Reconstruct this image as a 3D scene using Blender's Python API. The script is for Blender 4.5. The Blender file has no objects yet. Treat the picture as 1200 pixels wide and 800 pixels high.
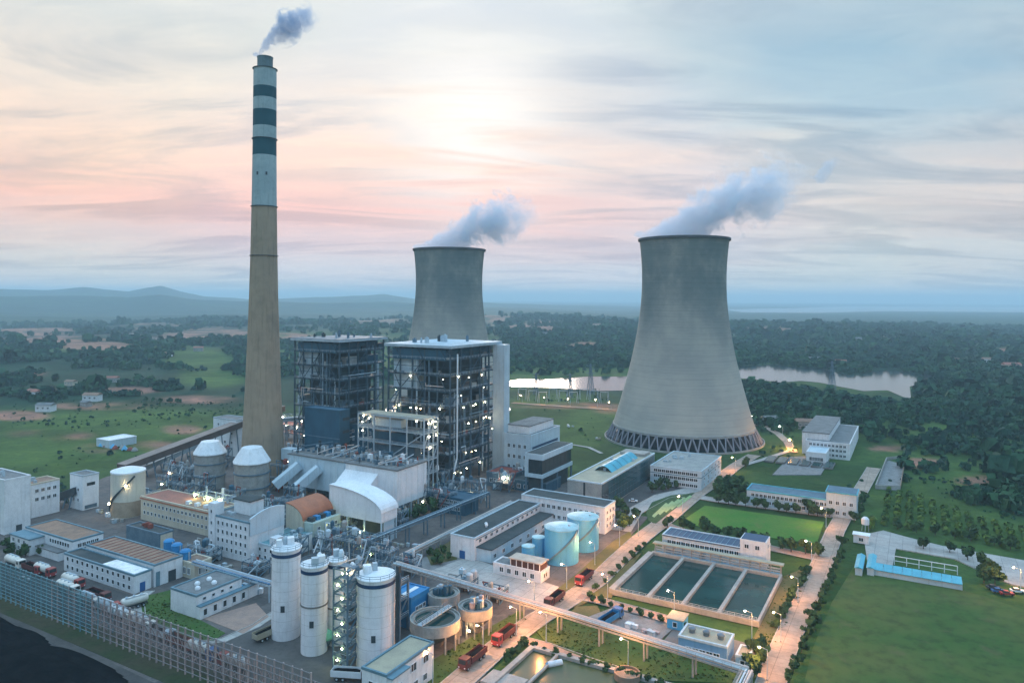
import bpy, math, random, numpy as np
from mathutils import Matrix, Vector, noise as mnoise
random.seed(7); rng = np.random.default_rng(7)
SC = bpy.context.scene
COL = SC.collection
# ------------------------------------------------------------------ camera
F_PX, CAM_H, HOR, ROLL = 840.0, 104.0, 350.0, math.radians(0.35)
cam_d = bpy.data.cameras.new('camera'); cam = bpy.data.objects.new('camera', cam_d); COL.objects.link(cam)
cam_d.sensor_width = 36.0; cam_d.lens = 36.0 * F_PX / 1200.0
cam_d.shift_y = -50.0 / 1200.0; cam_d.clip_start = 1.0; cam_d.clip_end = 90000.0
cam.matrix_world = Matrix.Translation((0, 0, CAM_H)) @ Matrix.Rotation(math.pi / 2, 4, 'X') @ Matrix.Rotation(ROLL, 4, 'Z')
SC.camera = cam
# ------------------------------------------------------------------ colour management, cycles
vs = SC.view_settings; vs.view_transform = 'Standard'; vs.look = 'None'; vs.exposure = 0.52; vs.gamma = 1.0
vs.use_curve_mapping = False
SC.render.engine = 'CYCLES'
cy = SC.cycles
cy.use_denoising = True; cy.max_bounces = 6; cy.diffuse_bounces = 3; cy.glossy_bounces = 2
cy.transmission_bounces = 2; cy.transparent_max_bounces = 8; cy.volume_bounces = 2
cy.caustics_reflective = False; cy.caustics_refractive = False
cy.sample_clamp_indirect = 4.0
# ------------------------------------------------------------------ world: dusk sky with a thin cloud deck
SUN_ELEV, SUN_AZ = math.radians(10.0), math.radians(-3.0)          # low, ahead of the camera, a little left
sun_dir = Vector((math.sin(SUN_AZ) * math.cos(SUN_ELEV), math.cos(SUN_AZ) * math.cos(SUN_ELEV), math.sin(SUN_ELEV)))
W = bpy.data.worlds.new('World'); SC.world = W; W.use_nodes = True
nt = W.node_tree; nt.nodes.clear()
def N(t, **kw):
    n = nt.nodes.new(t)
    for k, v in kw.items(): setattr(n, k, v)
    return n
def put(sock, v):
    if isinstance(v, bpy.types.NodeSocket): nt.links.new(v, sock)
    elif v is not None: sock.default_value = v
def M(op, a, b=None, c=None, clamp=False):
    n = N('ShaderNodeMath', operation=op, use_clamp=clamp); put(n.inputs[0], a)
    if b is not None: put(n.inputs[1], b)
    if c is not None: put(n.inputs[2], c)
    return n.outputs[0]
def MIX(f, a, b, mode='MIX'):
    n = N('ShaderNodeMix', data_type='RGBA', blend_type=mode); put(n.inputs['Factor'], f); put(n.inputs['A'], a); put(n.inputs['B'], b)
    return n.outputs['Result']
def RAMP(f, stops, interp='LINEAR'):
    n = N('ShaderNodeValToRGB'); put(n.inputs[0], f); r = n.color_ramp; r.interpolation = interp
    while len(r.elements) < len(stops): r.elements.new(0.5)
    for e, (p, c) in zip(r.elements, stops): e.position = p; e.color = c if len(c) == 4 else (*c, 1)
    return n.outputs[0]
def MR(v, a, b, c=0.0, d=1.0, smooth=True):
    n = N('ShaderNodeMapRange', interpolation_type='SMOOTHSTEP' if smooth else 'LINEAR', clamp=True)
    put(n.inputs[0], v); n.inputs[1].default_value = a; n.inputs[2].default_value = b; n.inputs[3].default_value = c; n.inputs[4].default_value = d
    return n.outputs[0]
def NOISE(vec, scale, detail=4, rough=0.55, dist=0.0):
    n = N('ShaderNodeTexNoise'); put(n.inputs['Vector'], vec); n.inputs['Scale'].default_value = scale
    n.inputs['Detail'].default_value = detail; n.inputs['Roughness'].default_value = rough; n.inputs['Distortion'].default_value = dist
    return n.outputs['Fac']
def srgb(r, g, b):
    f = lambda c: (c / 255 / 12.92) if c / 255 <= 0.04045 else ((c / 255 + 0.055) / 1.055) ** 2.4
    return (f(r), f(g), f(b), 1.0)
tc = N('ShaderNodeTexCoord'); sx = N('ShaderNodeSeparateXYZ'); nt.links.new(tc.outputs['Generated'], sx.inputs[0])
dx, dy, dz = sx.outputs
dzc = M('MAXIMUM', dz, 0.0)
den = M('ADD', dzc, 0.10)
cp = N('ShaderNodeCombineXYZ'); put(cp.inputs[0], M('DIVIDE', dx, den)); put(cp.inputs[1], M('DIVIDE', dy, den)); put(cp.inputs[2], 3.7)
rot = N('ShaderNodeMapping'); nt.links.new(cp.outputs[0], rot.inputs[0])
rot.inputs['Rotation'].default_value = (0, 0, math.radians(16)); rot.inputs['Scale'].default_value = (0.55, 1.25, 1)
cloud = rot.outputs[0]
n_big = NOISE(cloud, 0.42, 5, 0.55, 0.6); n_mid = NOISE(cloud, 1.15, 6, 0.6, 1.2); n_fine = NOISE(cloud, 3.2, 5, 0.62, 0.8)
elev = M('ADD', dzc, M('MULTIPLY', M('SUBTRACT', n_mid, 0.5), 0.07))
warm = RAMP(M('MULTIPLY', elev, 1.6, clamp=True), [
    (0.00, srgb(226, 216, 210)), (0.06, srgb(216, 206, 204)), (0.12, srgb(222, 194, 190)), (0.19, srgb(250, 194, 176)),
    (0.28, srgb(250, 214, 190)), (0.40, srgb(238, 222, 206)), (0.52, srgb(214, 216, 212)), (0.70, srgb(214, 222, 228)), (1.0, (1.02, 1.46, 1.88))])
blue = RAMP(M('MULTIPLY', elev, 1.6, clamp=True), [
    (0.00, srgb(210, 212, 214)), (0.10, srgb(196, 200, 206)), (0.20, srgb(212, 202, 200)), (0.34, srgb(168, 192, 206)),
    (0.58, srgb(128, 170, 196)), (0.70, srgb(140, 182, 206)), (1.0, (0.84, 1.38, 1.92))])
# away from the sun (right of the view, behind, overhead) the deck turns blue-grey
sdot = M('ADD', M('ADD', M('MULTIPLY', dx, sun_dir.x), M('MULTIPLY', dy, sun_dir.y)), M('MULTIPLY', dz, sun_dir.z))
side = MR(M('ADD', M('MULTIPLY', dx, 0.85), M('SUBTRACT', 0.72, M('MULTIPLY', sdot, 0.62))), 0.05, 0.62)
bl_f = M('ADD', M('MULTIPLY', side, 0.85), M('MULTIPLY', M('SUBTRACT', n_big, 0.5), 2.0), clamp=True)
col = MIX(bl_f, warm, blue)
dark = M('MULTIPLY', MR(n_mid, 0.44, 0.66), 0.95)
col = MIX(dark, col, MIX(1.0, col, (0.66, 0.72, 0.80, 1), 'MULTIPLY'))
col = MIX(M('MULTIPLY', MR(n_fine, 0.42, 0.70), 0.75), col, MIX(1.0, col, (1.16, 1.12, 1.06, 1), 'MULTIPLY'))
glow_c = Vector((-0.055, 0.965, 0.235)).normalized()
gd = M('ADD', M('ADD', M('MULTIPLY', dx, glow_c.x), M('MULTIPLY', dy, glow_c.y)), M('MULTIPLY', dz, glow_c.z))
glow = M('MULTIPLY', M('POWER', M('MAXIMUM', gd, 0.0), 130.0), MR(n_mid, 0.34, 0.58))
col = MIX(M('MULTIPLY', glow, 0.8, clamp=True), col, (1.10, 1.03, 0.92, 1))
sky = N('ShaderNodeTexSky', sky_type='NISHITA'); sky.sun_disc = False; sky.sun_elevation = SUN_ELEV; sky.sun_rotation = SUN_AZ
sky.altitude = 100; sky.air_density = 1.0; sky.dust_density = 2.0; sky.ozone_density = 2.0
sk = N('ShaderNodeVectorMath', operation='SCALE'); nt.links.new(sky.outputs[0], sk.inputs[0]); sk.inputs['Scale'].default_value = 0.012
skc = N('ShaderNodeVectorMath', operation='MINIMUM'); nt.links.new(sk.outputs[0], skc.inputs[0]); skc.inputs[1].default_value = (0.10, 0.10, 0.12)
addc = N('ShaderNodeVectorMath', operation='ADD')
cl = N('ShaderNodeVectorMath', operation='SCALE'); put(cl.inputs[0], col); cl.inputs['Scale'].default_value = 0.72
nt.links.new(cl.outputs[0], addc.inputs[0]); nt.links.new(skc.outputs[0], addc.inputs[1])
bg = N('ShaderNodeBackground'); nt.links.new(addc.outputs[0], bg.inputs[0]); bg.inputs[1].default_value = 1.0
wo = N('ShaderNodeOutputWorld'); nt.links.new(bg.outputs[0], wo.inputs[0])
W.cycles.sampling_method = 'MANUAL'; W.cycles.sample_map_resolution = 512
# ------------------------------------------------------------------ sun behind the cloud
sl = bpy.data.lights.new('sun', 'SUN'); sl.energy = 1.2; sl.angle = math.radians(16); sl.color = (1.0, 0.82, 0.66)
sun = bpy.data.objects.new('sun', sl); COL.objects.link(sun)
sun.rotation_euler = (-sun_dir).to_track_quat('-Z', 'Y').to_euler()
# ------------------------------------------------------------------ geometry of the site
AA = math.radians(60.5)
ax_a = (math.cos(AA), math.sin(AA)); ax_b = (math.sin(AA), -math.cos(AA)); GRID = AA - math.pi / 2
def un(px, py):
    ddx, ddy = px - 600, py - HOR
    return 600 + ddx * math.cos(ROLL) + ddy * math.sin(ROLL), HOR - ddx * math.sin(ROLL) + ddy * math.cos(ROLL)
def g(px, py, z=0.0):                      # survey: the site point at height z seen in direction (px, py)
    x, y = un(px, py); d = F_PX * (CAM_H - z) / (y - HOR); return ((x - 600) / F_PX * d, d)
def hz(px, py, d):                         # height at distance d
    x, y = un(px, py); return CAM_H - (y - HOR) / F_PX * d
def along(P, dr, xt, py):
    k = (un(xt, py)[0] - 600) / F_PX
    return (k * P[1] - P[0]) / (dr[0] - k * dr[1])
def off(P, ub, va): return (P[0] + ax_b[0] * ub + ax_a[0] * va, P[1] + ax_b[1] * ub + ax_a[1] * va)
# ------------------------------------------------------------------ materials
MATS = {}
def mat(name, c1, c2=None, scale=0.3, rough=0.8, metal=0.0, fine=0.0, fscale=3.0, bump=0.0, emit=None, streak=0.0, spec=0.3, detail=5, tint=False, joints=0.0, worn=None):
    if name in MATS: return MATS[name]
    global nt
    m = bpy.data.materials.new(name); m.use_nodes = True; nt = m.node_tree; nt.nodes.clear()
    o = N('ShaderNodeOutputMaterial'); p = N('ShaderNodeBsdfPrincipled'); nt.links.new(p.outputs[0], o.inputs[0])
    p.inputs['Roughness'].default_value = rough; p.inputs['Metallic'].default_value = metal; p.inputs['Specular IOR Level'].default_value = spec
    geo = N('ShaderNodeNewGeometry'); pos = geo.outputs['Position']
    c1 = (*c1, 1) if len(c1) == 3 else c1; c2 = c2 or tuple(v * 0.72 for v in c1[:3]); c2 = (*c2, 1) if len(c2) == 3 else c2
    c = MIX(MR(NOISE(pos, scale, detail, 0.6), 0.33, 0.67), c1, c2)
    if fine: c = MIX(M('MULTIPLY', MR(NOISE(pos, fscale, 4, 0.65), 0.42, 0.7), fine), c, MIX(1.0, c, (0.55, 0.56, 0.56, 1), 'MULTIPLY'))
    if streak:
        mp = N('ShaderNodeMapping'); nt.links.new(pos, mp.inputs[0]); mp.inputs['Scale'].default_value = (1, 1, 0.06)
        c = MIX(M('MULTIPLY', MR(NOISE(mp.outputs[0], 0.9, 5, 0.65), 0.48, 0.72), streak), c, MIX(1.0, c, (0.50, 0.48, 0.45, 1), 'MULTIPLY'))
    if worn: c = MIX(M('MULTIPLY', MR(NOISE(pos, 0.09, 8, 0.7, 0.6), 0.56, 0.68), worn[3]), c, (*worn[:3], 1))
    if joints:
        mj = N('ShaderNodeMapping'); nt.links.new(pos, mj.inputs[0]); mj.inputs['Rotation'].default_value = (0, 0, math.radians(29.5))
        bt_ = N('ShaderNodeTexBrick'); nt.links.new(mj.outputs[0], bt_.inputs[0]); bt_.offset = 0.0; bt_.inputs['Scale'].default_value = 1.0
        bt_.inputs['Brick Width'].default_value = joints; bt_.inputs['Row Height'].default_value = joints; bt_.inputs['Mortar Size'].default_value = 0.07
        bt_.inputs['Color1'].default_value = (0.9,0.9,0.9,1); bt_.inputs['Color2'].default_value = (1.06,1.05,1.04,1); bt_.inputs['Mortar'].default_value = (0.5,0.5,0.5,1)
        c = MIX(1.0, c, bt_.outputs['Color'], 'MULTIPLY')
    if tint:
        ta = N('ShaderNodeAttribute'); ta.attribute_name = 'tint'; c = MIX(ta.outputs['Fac'], MIX(1.0, c, (0.55, 0.70, 0.80, 1), 'MULTIPLY'), MIX(1.0, c, (1.8, 1.45, 0.95, 1), 'MULTIPLY'))
    put(p.inputs['Base Color'], c)
    if bump:
        bn = N('ShaderNodeBump'); bn.inputs['Strength'].default_value = bump; bn.inputs['Distance'].default_value = 0.3
        put(bn.inputs['Height'], NOISE(pos, fscale, 4, 0.6)); nt.links.new(bn.outputs[0], p.inputs['Normal'])
    if emit:
        p.inputs['Emission Color'].default_value = (*emit[:3], 1); p.inputs['Emission Strength'].default_value = emit[3]
    MATS[name] = m; return m
white = mat('white_render', (0.74, 0.76, 0.78), (0.64, 0.67, 0.70), 0.15, 0.85, fine=0.22, fscale=0.8, streak=0.30)
whitem = mat('white_metal', (0.76, 0.80, 0.83), (0.66, 0.71, 0.75), 0.1, 0.5, fine=0.15, fscale=0.6, streak=0.25)
cream = mat('cream_render', (0.62, 0.56, 0.44), (0.52, 0.47, 0.38), 0.15, 0.85, fine=0.25, streak=0.35)
trim = mat('teal_trim', (0.14, 0.25, 0.31), (0.10, 0.19, 0.24), 0.3, 0.6)
darkroof = mat('dark_roof_felt', (0.045, 0.06, 0.065), (0.075, 0.085, 0.085), 0.2, 0.95, fine=0.4, fscale=1.2)
greyroof = mat('grey_roof_screed', (0.20, 0.21, 0.215), (0.14, 0.15, 0.155), 0.2, 0.95, fine=0.5, fscale=1.0)
brownroof = mat('brown_roof', (0.30, 0.195, 0.14), (0.22, 0.15, 0.115), 0.25, 0.9, fine=0.45, fscale=1.4)
redroof = mat('red_roof', (0.36, 0.15, 0.11), (0.27, 0.13, 0.10), 0.2, 0.85, fine=0.4, fscale=1.2)
beigeroof = mat('beige_roof', (0.42, 0.38, 0.28), (0.34, 0.31, 0.24), 0.2, 0.9, fine=0.35)
cyanroof = mat('cyan_sheet', (0.10, 0.42, 0.53), (0.08, 0.34, 0.45), 0.2, 0.5, fine=0.2)
blueroof = mat('dark_blue_sheet', (0.035, 0.075, 0.14), (0.05, 0.09, 0.15), 0.2, 0.6, fine=0.3)
bluesheet = mat('blue_sheet', (0.03, 0.24, 0.50), (0.02, 0.18, 0.40), 0.2, 0.5, fine=0.2, streak=0.2)
cyantank = mat('cyan_tank_paint', (0.12, 0.46, 0.72), (0.10, 0.39, 0.62), 0.12, 0.5, fine=0.18, streak=0.3)
steelb = mat('blue_grey_steel', (0.12, 0.19, 0.24), (0.08, 0.14, 0.19), 0.3, 0.6, fine=0.3)
steell = mat('pale_steel', (0.42, 0.50, 0.55), (0.32, 0.40, 0.46), 0.3, 0.55, fine=0.2)
steeld = mat('dark_steel', (0.035, 0.05, 0.06), (0.055, 0.07, 0.08), 0.3, 0.7, fine=0.3)
bunkerm = mat('blue_cladding', (0.035, 0.11, 0.17), (0.028, 0.085, 0.135), 0.12, 0.6, fine=0.25, streak=0.3)
panelm = mat('pale_blue_cladding', (0.52, 0.64, 0.71), (0.44, 0.55, 0.62), 0.12, 0.6, fine=0.25, streak=0.35)
concrete = mat('concrete', (0.36, 0.36, 0.34), (0.28, 0.28, 0.27), 0.2, 0.9, fine=0.35, fscale=1.0, streak=0.2)
darkconc = mat('dark_concrete', (0.17, 0.17, 0.165), (0.12, 0.12, 0.12), 0.2, 0.9, fine=0.4)
glassm = mat('window_glass', (0.02, 0.03, 0.035), (0.03, 0.04, 0.045), 0.5, 0.12, spec=0.6)
curtain = mat('curtain_wall_glass', (0.03, 0.085, 0.105), (0.02, 0.065, 0.085), 0.2, 0.15, spec=0.6)
rustm = mat('rusty_red', (0.28, 0.07, 0.05), (0.20, 0.06, 0.045), 0.5, 0.8, fine=0.3)
orangem = mat('orange_sheet', (0.45, 0.17, 0.09), (0.36, 0.14, 0.08), 0.2, 0.7, fine=0.3)
brownsteel = mat('brown_gallery_sheet', (0.14, 0.10, 0.085), (0.10, 0.075, 0.065), 0.2, 0.8, fine=0.35)
pipem = mat('lagged_pipe', (0.55, 0.47, 0.43), (0.45, 0.40, 0.38), 0.3, 0.6, fine=0.25)
pinkpost = mat('pinkish_steel', (0.50, 0.37, 0.35), (0.36, 0.30, 0.30), 0.1, 0.7, fine=0.3)
bluepost = mat('teal_painted_steel', (0.20, 0.36, 0.41), (0.13, 0.26, 0.31), 0.1, 0.7, fine=0.3)
tyrem = mat('tyre_rubber', (0.02, 0.02, 0.02), (0.03, 0.03, 0.03), 1, 0.9)
redpaint = mat('red_truck_paint', (0.33, 0.035, 0.03), (0.26, 0.03, 0.03), 0.4, 0.4, fine=0.3, spec=0.5)
maroon = mat('maroon_truck_paint', (0.12, 0.03, 0.03), (0.09, 0.028, 0.03), 0.4, 0.5, fine=0.4)
bluepaint = mat('blue_truck_paint', (0.03, 0.13, 0.34), (0.025, 0.10, 0.27), 0.4, 0.45, fine=0.3)
tankwhite = mat('white_tank_paint', (0.70, 0.68, 0.62), (0.60, 0.58, 0.54), 0.4, 0.4, fine=0.25, spec=0.5)
barkm = mat('bark', (0.10, 0.07, 0.05), None, 1.5, 0.95)
leafm = mat('leaf_dark', (0.022, 0.062, 0.020), (0.045, 0.095, 0.028), 0.35, 0.85, fine=0.35, fscale=1.5)
leafw = mat('leaf_wood', (0.009, 0.052, 0.038), (0.020, 0.076, 0.038), 0.012, 0.9, fine=0.4, fscale=0.25, tint=True)
boilersteel = mat('boiler_steel', (0.060, 0.100, 0.130), (0.040, 0.072, 0.10), 0.3, 0.6, fine=0.3)
leafy = mat('leaf_orchard', (0.095, 0.165, 0.035), (0.060, 0.120, 0.028), 0.05, 0.9, fine=0.3, fscale=0.6, tint=True)
lawn_m = mat('lawn_grass', (0.045, 0.160, 0.018), (0.080, 0.165, 0.028), 0.06, 0.95, fine=0.4, fscale=0.9, bump=0.4, worn=(0.13,0.13,0.04,0.45))
grass_m = mat('rough_grass', (0.036, 0.094, 0.016), (0.078, 0.104, 0.024), 0.03, 0.95, fine=0.8, fscale=0.22, bump=0.5, detail=8, worn=(0.10,0.085,0.04,0.45))
verge_m = mat('verge_grass', (0.075, 0.090, 0.026), (0.13, 0.115, 0.05), 0.08, 0.95, fine=0.4, fscale=1.0, bump=0.4)
earth_m = mat('bare_earth', (0.30, 0.22, 0.16), (0.20, 0.15, 0.11), 0.06, 0.95, fine=0.4, fscale=0.6, detail=8)
road_m = mat('concrete_road', (0.40, 0.32, 0.26), (0.31, 0.255, 0.21), 0.12, 0.9, fine=0.5, fscale=0.5, detail=7, joints=5.0, worn=(0.15,0.13,0.115,0.6))
paleroad = mat('pale_concrete_road', (0.40, 0.40, 0.385), (0.33, 0.33, 0.32), 0.1, 0.9, fine=0.35, fscale=0.7, detail=7, joints=5.0, worn=(0.20,0.195,0.185,0.6))
yard_m = mat('yard_hardstanding', (0.150, 0.132, 0.122), (0.085, 0.085, 0.088), 0.045, 0.92, fine=0.6, fscale=0.35, detail=8, joints=6.0, worn=(0.22,0.20,0.18,0.55))
asph_m = mat('worn_asphalt', (0.105, 0.103, 0.10), (0.075, 0.075, 0.076), 0.07, 0.9, fine=0.5, fscale=0.6, detail=8)
kerb_m = mat('kerb_stone', (0.40, 0.39, 0.37), None, 0.5, 0.9)
coal_m = mat('coal', (0.006, 0.007, 0.009), (0.011, 0.012, 0.014), 0.2, 0.95, fine=0.5, fscale=1.5, bump=0.5, spec=0.0)
gravel_m = mat('gravel', (0.24, 0.25, 0.25), (0.17, 0.175, 0.18), 0.3, 0.95, fine=0.5, fscale=2.0)
paver_m = mat('pink_pavers', (0.36, 0.25, 0.20), (0.29, 0.21, 0.18), 0.3, 0.9, fine=0.4, fscale=1.5)
lampw = mat('lamp_white', (0.9, 0.9, 0.9), None, 1, 0.5, emit=(1.0, 0.72, 0.40, 120))
lampd = mat('lamp_dim_warm', (0.9, 0.85, 0.8), None, 1, 0.5, emit=(1.0, 0.58, 0.24, 50))
lampy = mat('lamp_green_yellow', (0.9, 0.9, 0.8), None, 1, 0.5, emit=(0.90, 0.92, 0.38, 110))
lampo = mat('lamp_sodium', (0.9, 0.8, 0.6), None, 1, 0.5, emit=(1.0, 0.40, 0.11, 3600))
lampw2 = mat('lamp_white_strong', (0.9, 0.9, 0.9), None, 1, 0.5, emit=(1.0, 0.84, 0.62, 260))
def water(name, c, rough=0.06, scale=0.15):
    m = mat(name, c, None, 0.02, rough, spec=0.5, bump=0.0); return m
river_m = water('river_water', (0.03, 0.05, 0.055), 0.12); basin_m = mat('basin_water', (0.008, 0.036, 0.036), (0.018, 0.066, 0.064), 0.04, 0.10, spec=0.16)
pond_m = mat('pond_water', (0.045, 0.070, 0.028), (0.03, 0.05, 0.024), 0.08, 0.25, spec=0.4)
# ------------------------------------------------------------------ mesh helpers
class MB:
    def __init__(s): s.v = []; s.f = []
    def add(s, vs, fs):
        n = len(s.v); s.v += [tuple(p) for p in vs]; s.f += [tuple(i + n for i in q) for q in fs]; return s
    def box(s, x0, x1, y0, y1, z0, z1):
        return s.add([(x0,y0,z0),(x1,y0,z0),(x1,y1,z0),(x0,y1,z0),(x0,y0,z1),(x1,y0,z1),(x1,y1,z1),(x0,y1,z1)],
                     [(0,3,2,1),(4,5,6,7),(0,1,5,4),(1,2,6,5),(2,3,7,6),(3,0,4,7)])
    def prism(s, poly, z0, z1):
        n = len(poly); ar = sum(poly[i][0]*poly[(i+1)%n][1]-poly[(i+1)%n][0]*poly[i][1] for i in range(n))
        if ar < 0: poly = poly[::-1]
        return s.add([(x,y,z0) for x,y in poly]+[(x,y,z1) for x,y in poly],
                     [tuple(range(n-1,-1,-1)), tuple(range(n,2*n))]+[(i,(i+1)%n,(i+1)%n+n,i+n) for i in range(n)])
    def lathe(s, prof, n=24, cx=0, cy=0, cap0=False, cap1=False):
        vs = [(cx+r*math.cos(2*math.pi*k/n), cy+r*math.sin(2*math.pi*k/n), z) for r, z in prof for k in range(n)]
        fs = [(i*n+k, i*n+(k+1)%n, (i+1)*n+(k+1)%n, (i+1)*n+k) for i in range(len(prof)-1) for k in range(n)]
        if cap0: fs.append(tuple(range(n-1,-1,-1)))
        if cap1: fs.append(tuple(range((len(prof)-1)*n, len(prof)*n)))
        return s.add(vs, fs)
    def cyl(s, cx, cy, z0, z1, r, n=16): return s.lathe([(r,z0),(r,z1)], n, cx, cy, True, True)
    def bar(s, p, q, w=0.2, h=None, n=4):
        p, q = Vector(p), Vector(q); d = q-p
        if d.length < 1e-6: return s
        d.normalize(); up = Vector((0,0,1)) if abs(d.z) < 0.95 else Vector((0,1,0))
        sx = d.cross(up).normalized(); sy = sx.cross(d).normalized(); h = h or w
        if n == 4: ring = [sx*(-w/2)+sy*(-h/2), sx*(w/2)+sy*(-h/2), sx*(w/2)+sy*(h/2), sx*(-w/2)+sy*(h/2)]
        else: ring = [sx*(w/2*math.cos(2*math.pi*k/n))+sy*(h/2*math.sin(2*math.pi*k/n)) for k in range(n)]
        return s.add([p+r for r in ring]+[q+r for r in ring], [tuple(range(n-1,-1,-1)), tuple(range(n,2*n))]+[(k,(k+1)%n,(k+1)%n+n,k+n) for k in range(n)])
    def path(s, pts, w, n=8):
        for p, q in zip(pts[:-1], pts[1:]): s.bar(p, q, w, None, n)
        return s
    def ball(s, c, r, n=8, m=5):
        return s.lathe([(r*math.sin(math.pi*max(0.02,min(0.98,i/m))), c[2]-r*math.cos(math.pi*i/m)) for i in range(m+1)], n, c[0], c[1], True, True)
    def mesh(s, name='m', smooth=False):
        me = bpy.data.meshes.new(name); me.from_pydata(s.v, [], s.f); me.update()
        if smooth: me.polygons.foreach_set('use_smooth', [True]*len(me.polygons))
        return me
def ob(name, me, m, parent=None, loc=None, rz=0.0, smooth=False):
    if isinstance(me, MB): me = me.mesh(name, smooth)
    if m is not None and not me.materials: me.materials.append(m)
    o = bpy.data.objects.new(name, me); COL.objects.link(o)
    if parent is not None: o.parent = parent
    if loc is not None: o.location = loc
    if rz: o.rotation_euler = (0, 0, rz)
    return o
def tag(o, label=None, cat=None, group=None, kind=None):
    if label: o['label'] = label
    if cat: o['category'] = cat
    if group: o['group'] = group
    if kind: o['kind'] = kind
    return o
def thing(name, label, cat, P, rz=GRID, group=None, z=0.0):
    o = bpy.data.objects.new(name, None); COL.objects.link(o); o.empty_display_size = 1
    o.location = (P[0], P[1], z); o.rotation_euler = (0, 0, rz)
    return tag(o, label, cat, group)
def copy_tree(src, parent=None):
    c = src.copy(); COL.objects.link(c); c.parent = parent
    for ch in src.children: copy_tree(ch, c)
    return c
def struct(name, me, m): return tag(ob(name, me, m), kind='structure')
def sheet(name, pxs, z, m, dz=0.0):
    P = [g(x, y, z) for x, y in pxs]
    return struct(name, MB().prism(P, z-0.5, z), m)
_wc = {}
def window(parent, x, y, z, w, h, face='f', frame=whitem, lit=None):
    k = (round(w,2), round(h,2), frame.name)
    if k not in _wc:
        t = 0.14; mb = MB()
        mb.box(-w/2-t, -w/2, -0.16, 0.05, -t, h+t); mb.box(w/2, w/2+t, -0.16, 0.05, -t, h+t)
        mb.box(-w/2, w/2, -0.16, 0.05, h, h+t); mb.box(-w/2, w/2, -0.26, 0.05, -t, 0)
        if w > 1.3: mb.box(-0.06, 0.06, -0.10, 0.03, 0, h)
        fr = mb.mesh('window'); fr.materials.append(frame)
        pm = MB().box(-w/2, w/2, -0.03, 0.04, 0, h).mesh('pane'); pm.materials.append(glassm)
        _wc[k] = (fr, pm)
    fr, pm = _wc[k]
    o = ob('window', fr, None, parent, (x, y, z), 0 if face == 'f' else math.pi/2)
    ob('pane', pm, None, o)
    return o
class Bld:
    """Box building on the plant grid: local x runs along b (0 at the near corner, negative to the left), local y along a (away)."""
    def __init__(s, name, label, cat, front, z, xl, xr, wall=white, roof=greyroof, cap=None, La=None, Lb=None, parapet=0.7, group=None):
        P = g(*front, z); s.z = z
        s.Lb = Lb if Lb else along(P, (-ax_b[0], -ax_b[1]), xl, front[1]); s.La = La if La else along(P, ax_a, xr, front[1])
        s.P = P; s.root = thing(name, label, cat, P, group=group)
        s.wall = ob('wall', MB().box(-s.Lb, 0, 0, s.La, -0.5, z-0.5), wall, s.root)
        if roof: ob('roof', MB().box(-s.Lb+0.3, -0.3, 0.3, s.La-0.3, z-1.0, z-0.35), roof, s.root)
        c = cap or wall; e = 0.12; t = 0.45; z0 = z-parapet
        mb = MB()
        mb.box(-s.Lb-e, e, -e, t, z0, z); mb.box(-s.Lb-e, e, s.La-t, s.La+e, z0, z)
        mb.box(-s.Lb-e, -s.Lb+t, t, s.La-t, z0, z); mb.box(-t, e, t, s.La-t, z0, z)
        ob('parapet', mb, c, s.root)
    def wins(s, face, n, zs, w=1.3, h=1.5, m0=2.0, m1=2.0, skip=()):
        L = s.Lb if face == 'f' else s.La
        for zz in zs:
            for i in range(n):
                if i in skip: continue
                t = m0+(L-m0-m1)*(i+0.5)/n
                if face == 'f': window(s.root, -s.Lb+t, 0, zz, w, h)
                else: window(s.root, 0, t, zz, w, h, 'r')
    def part(s, name, mb, m, smooth=False): return ob(name, mb, m, s.root, smooth=smooth)
    def band(s, face, z0, z1, m, name='band', e=0.08):
        mb = MB()
        if face == 'f': mb.box(-s.Lb-0.02, e, -e, 0.05, z0, z1)
        else: mb.box(-0.05, e+0.01, 0.05, s.La+0.02, z0, z1)
        return s.part(name, mb, m)
    def door(s, face, t, w, h, m=steeld):
        mb = MB()
        if face == 'f': mb.box(-s.Lb+t-w/2, -s.Lb+t+w/2, -0.10, 0.05, 0.02, h)
        else: mb.box(-0.05, 0.10, t-w/2, t+w/2, 0.02, h)
        return s.part('door', mb, m)
    def vents(s, n, name='roof_vent', r=0.7, seed=1, m=whitem):
        rr = random.Random(seed)
        me = MB().lathe([(r*0.6,0),(r*0.6,0.6),(r,0.7),(r*0.95,1.1),(r*0.3,1.4)], 10, 0, 0, False, True).mesh(name); me.materials.append(m)
        for i in range(n):
            ob(name, me, None, s.root, (-s.Lb*rr.uniform(0.15,0.85), s.La*rr.uniform(0.2,0.8), s.z-0.36))
    def units(s, n, seed=1, m=steell, k=1.0):
        rr = random.Random(seed)
        for i in range(n):
            w, d, hh = rr.uniform(1,2.4)*k, rr.uniform(1,2.2)*k, rr.uniform(0.8,1.8)*k
            x, y = -s.Lb*rr.uniform(0.15,0.85), s.La*rr.uniform(0.2,0.8)
            mb = MB().box(x-w/2, x+w/2, y-d/2, y+d/2, s.z-0.4, s.z-0.35+hh); mb.box(x-w/2+0.2, x+w/2-0.2, y-d/2+0.2, y+d/2-0.2, s.z-0.35+hh, s.z-0.2+hh)
            s.part('roof_unit', mb, m)
def lampball(parent, p, m, r=0.45, name='lamp'):
    key = ('lampball', m.name, r)
    if key not in _wc:
        _wc[key] = MB().ball((0,0,0), r, 8, 5).mesh('lamp', True); _wc[key].materials.append(m)
    return ob(name, _wc[key], None, parent, p)
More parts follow.
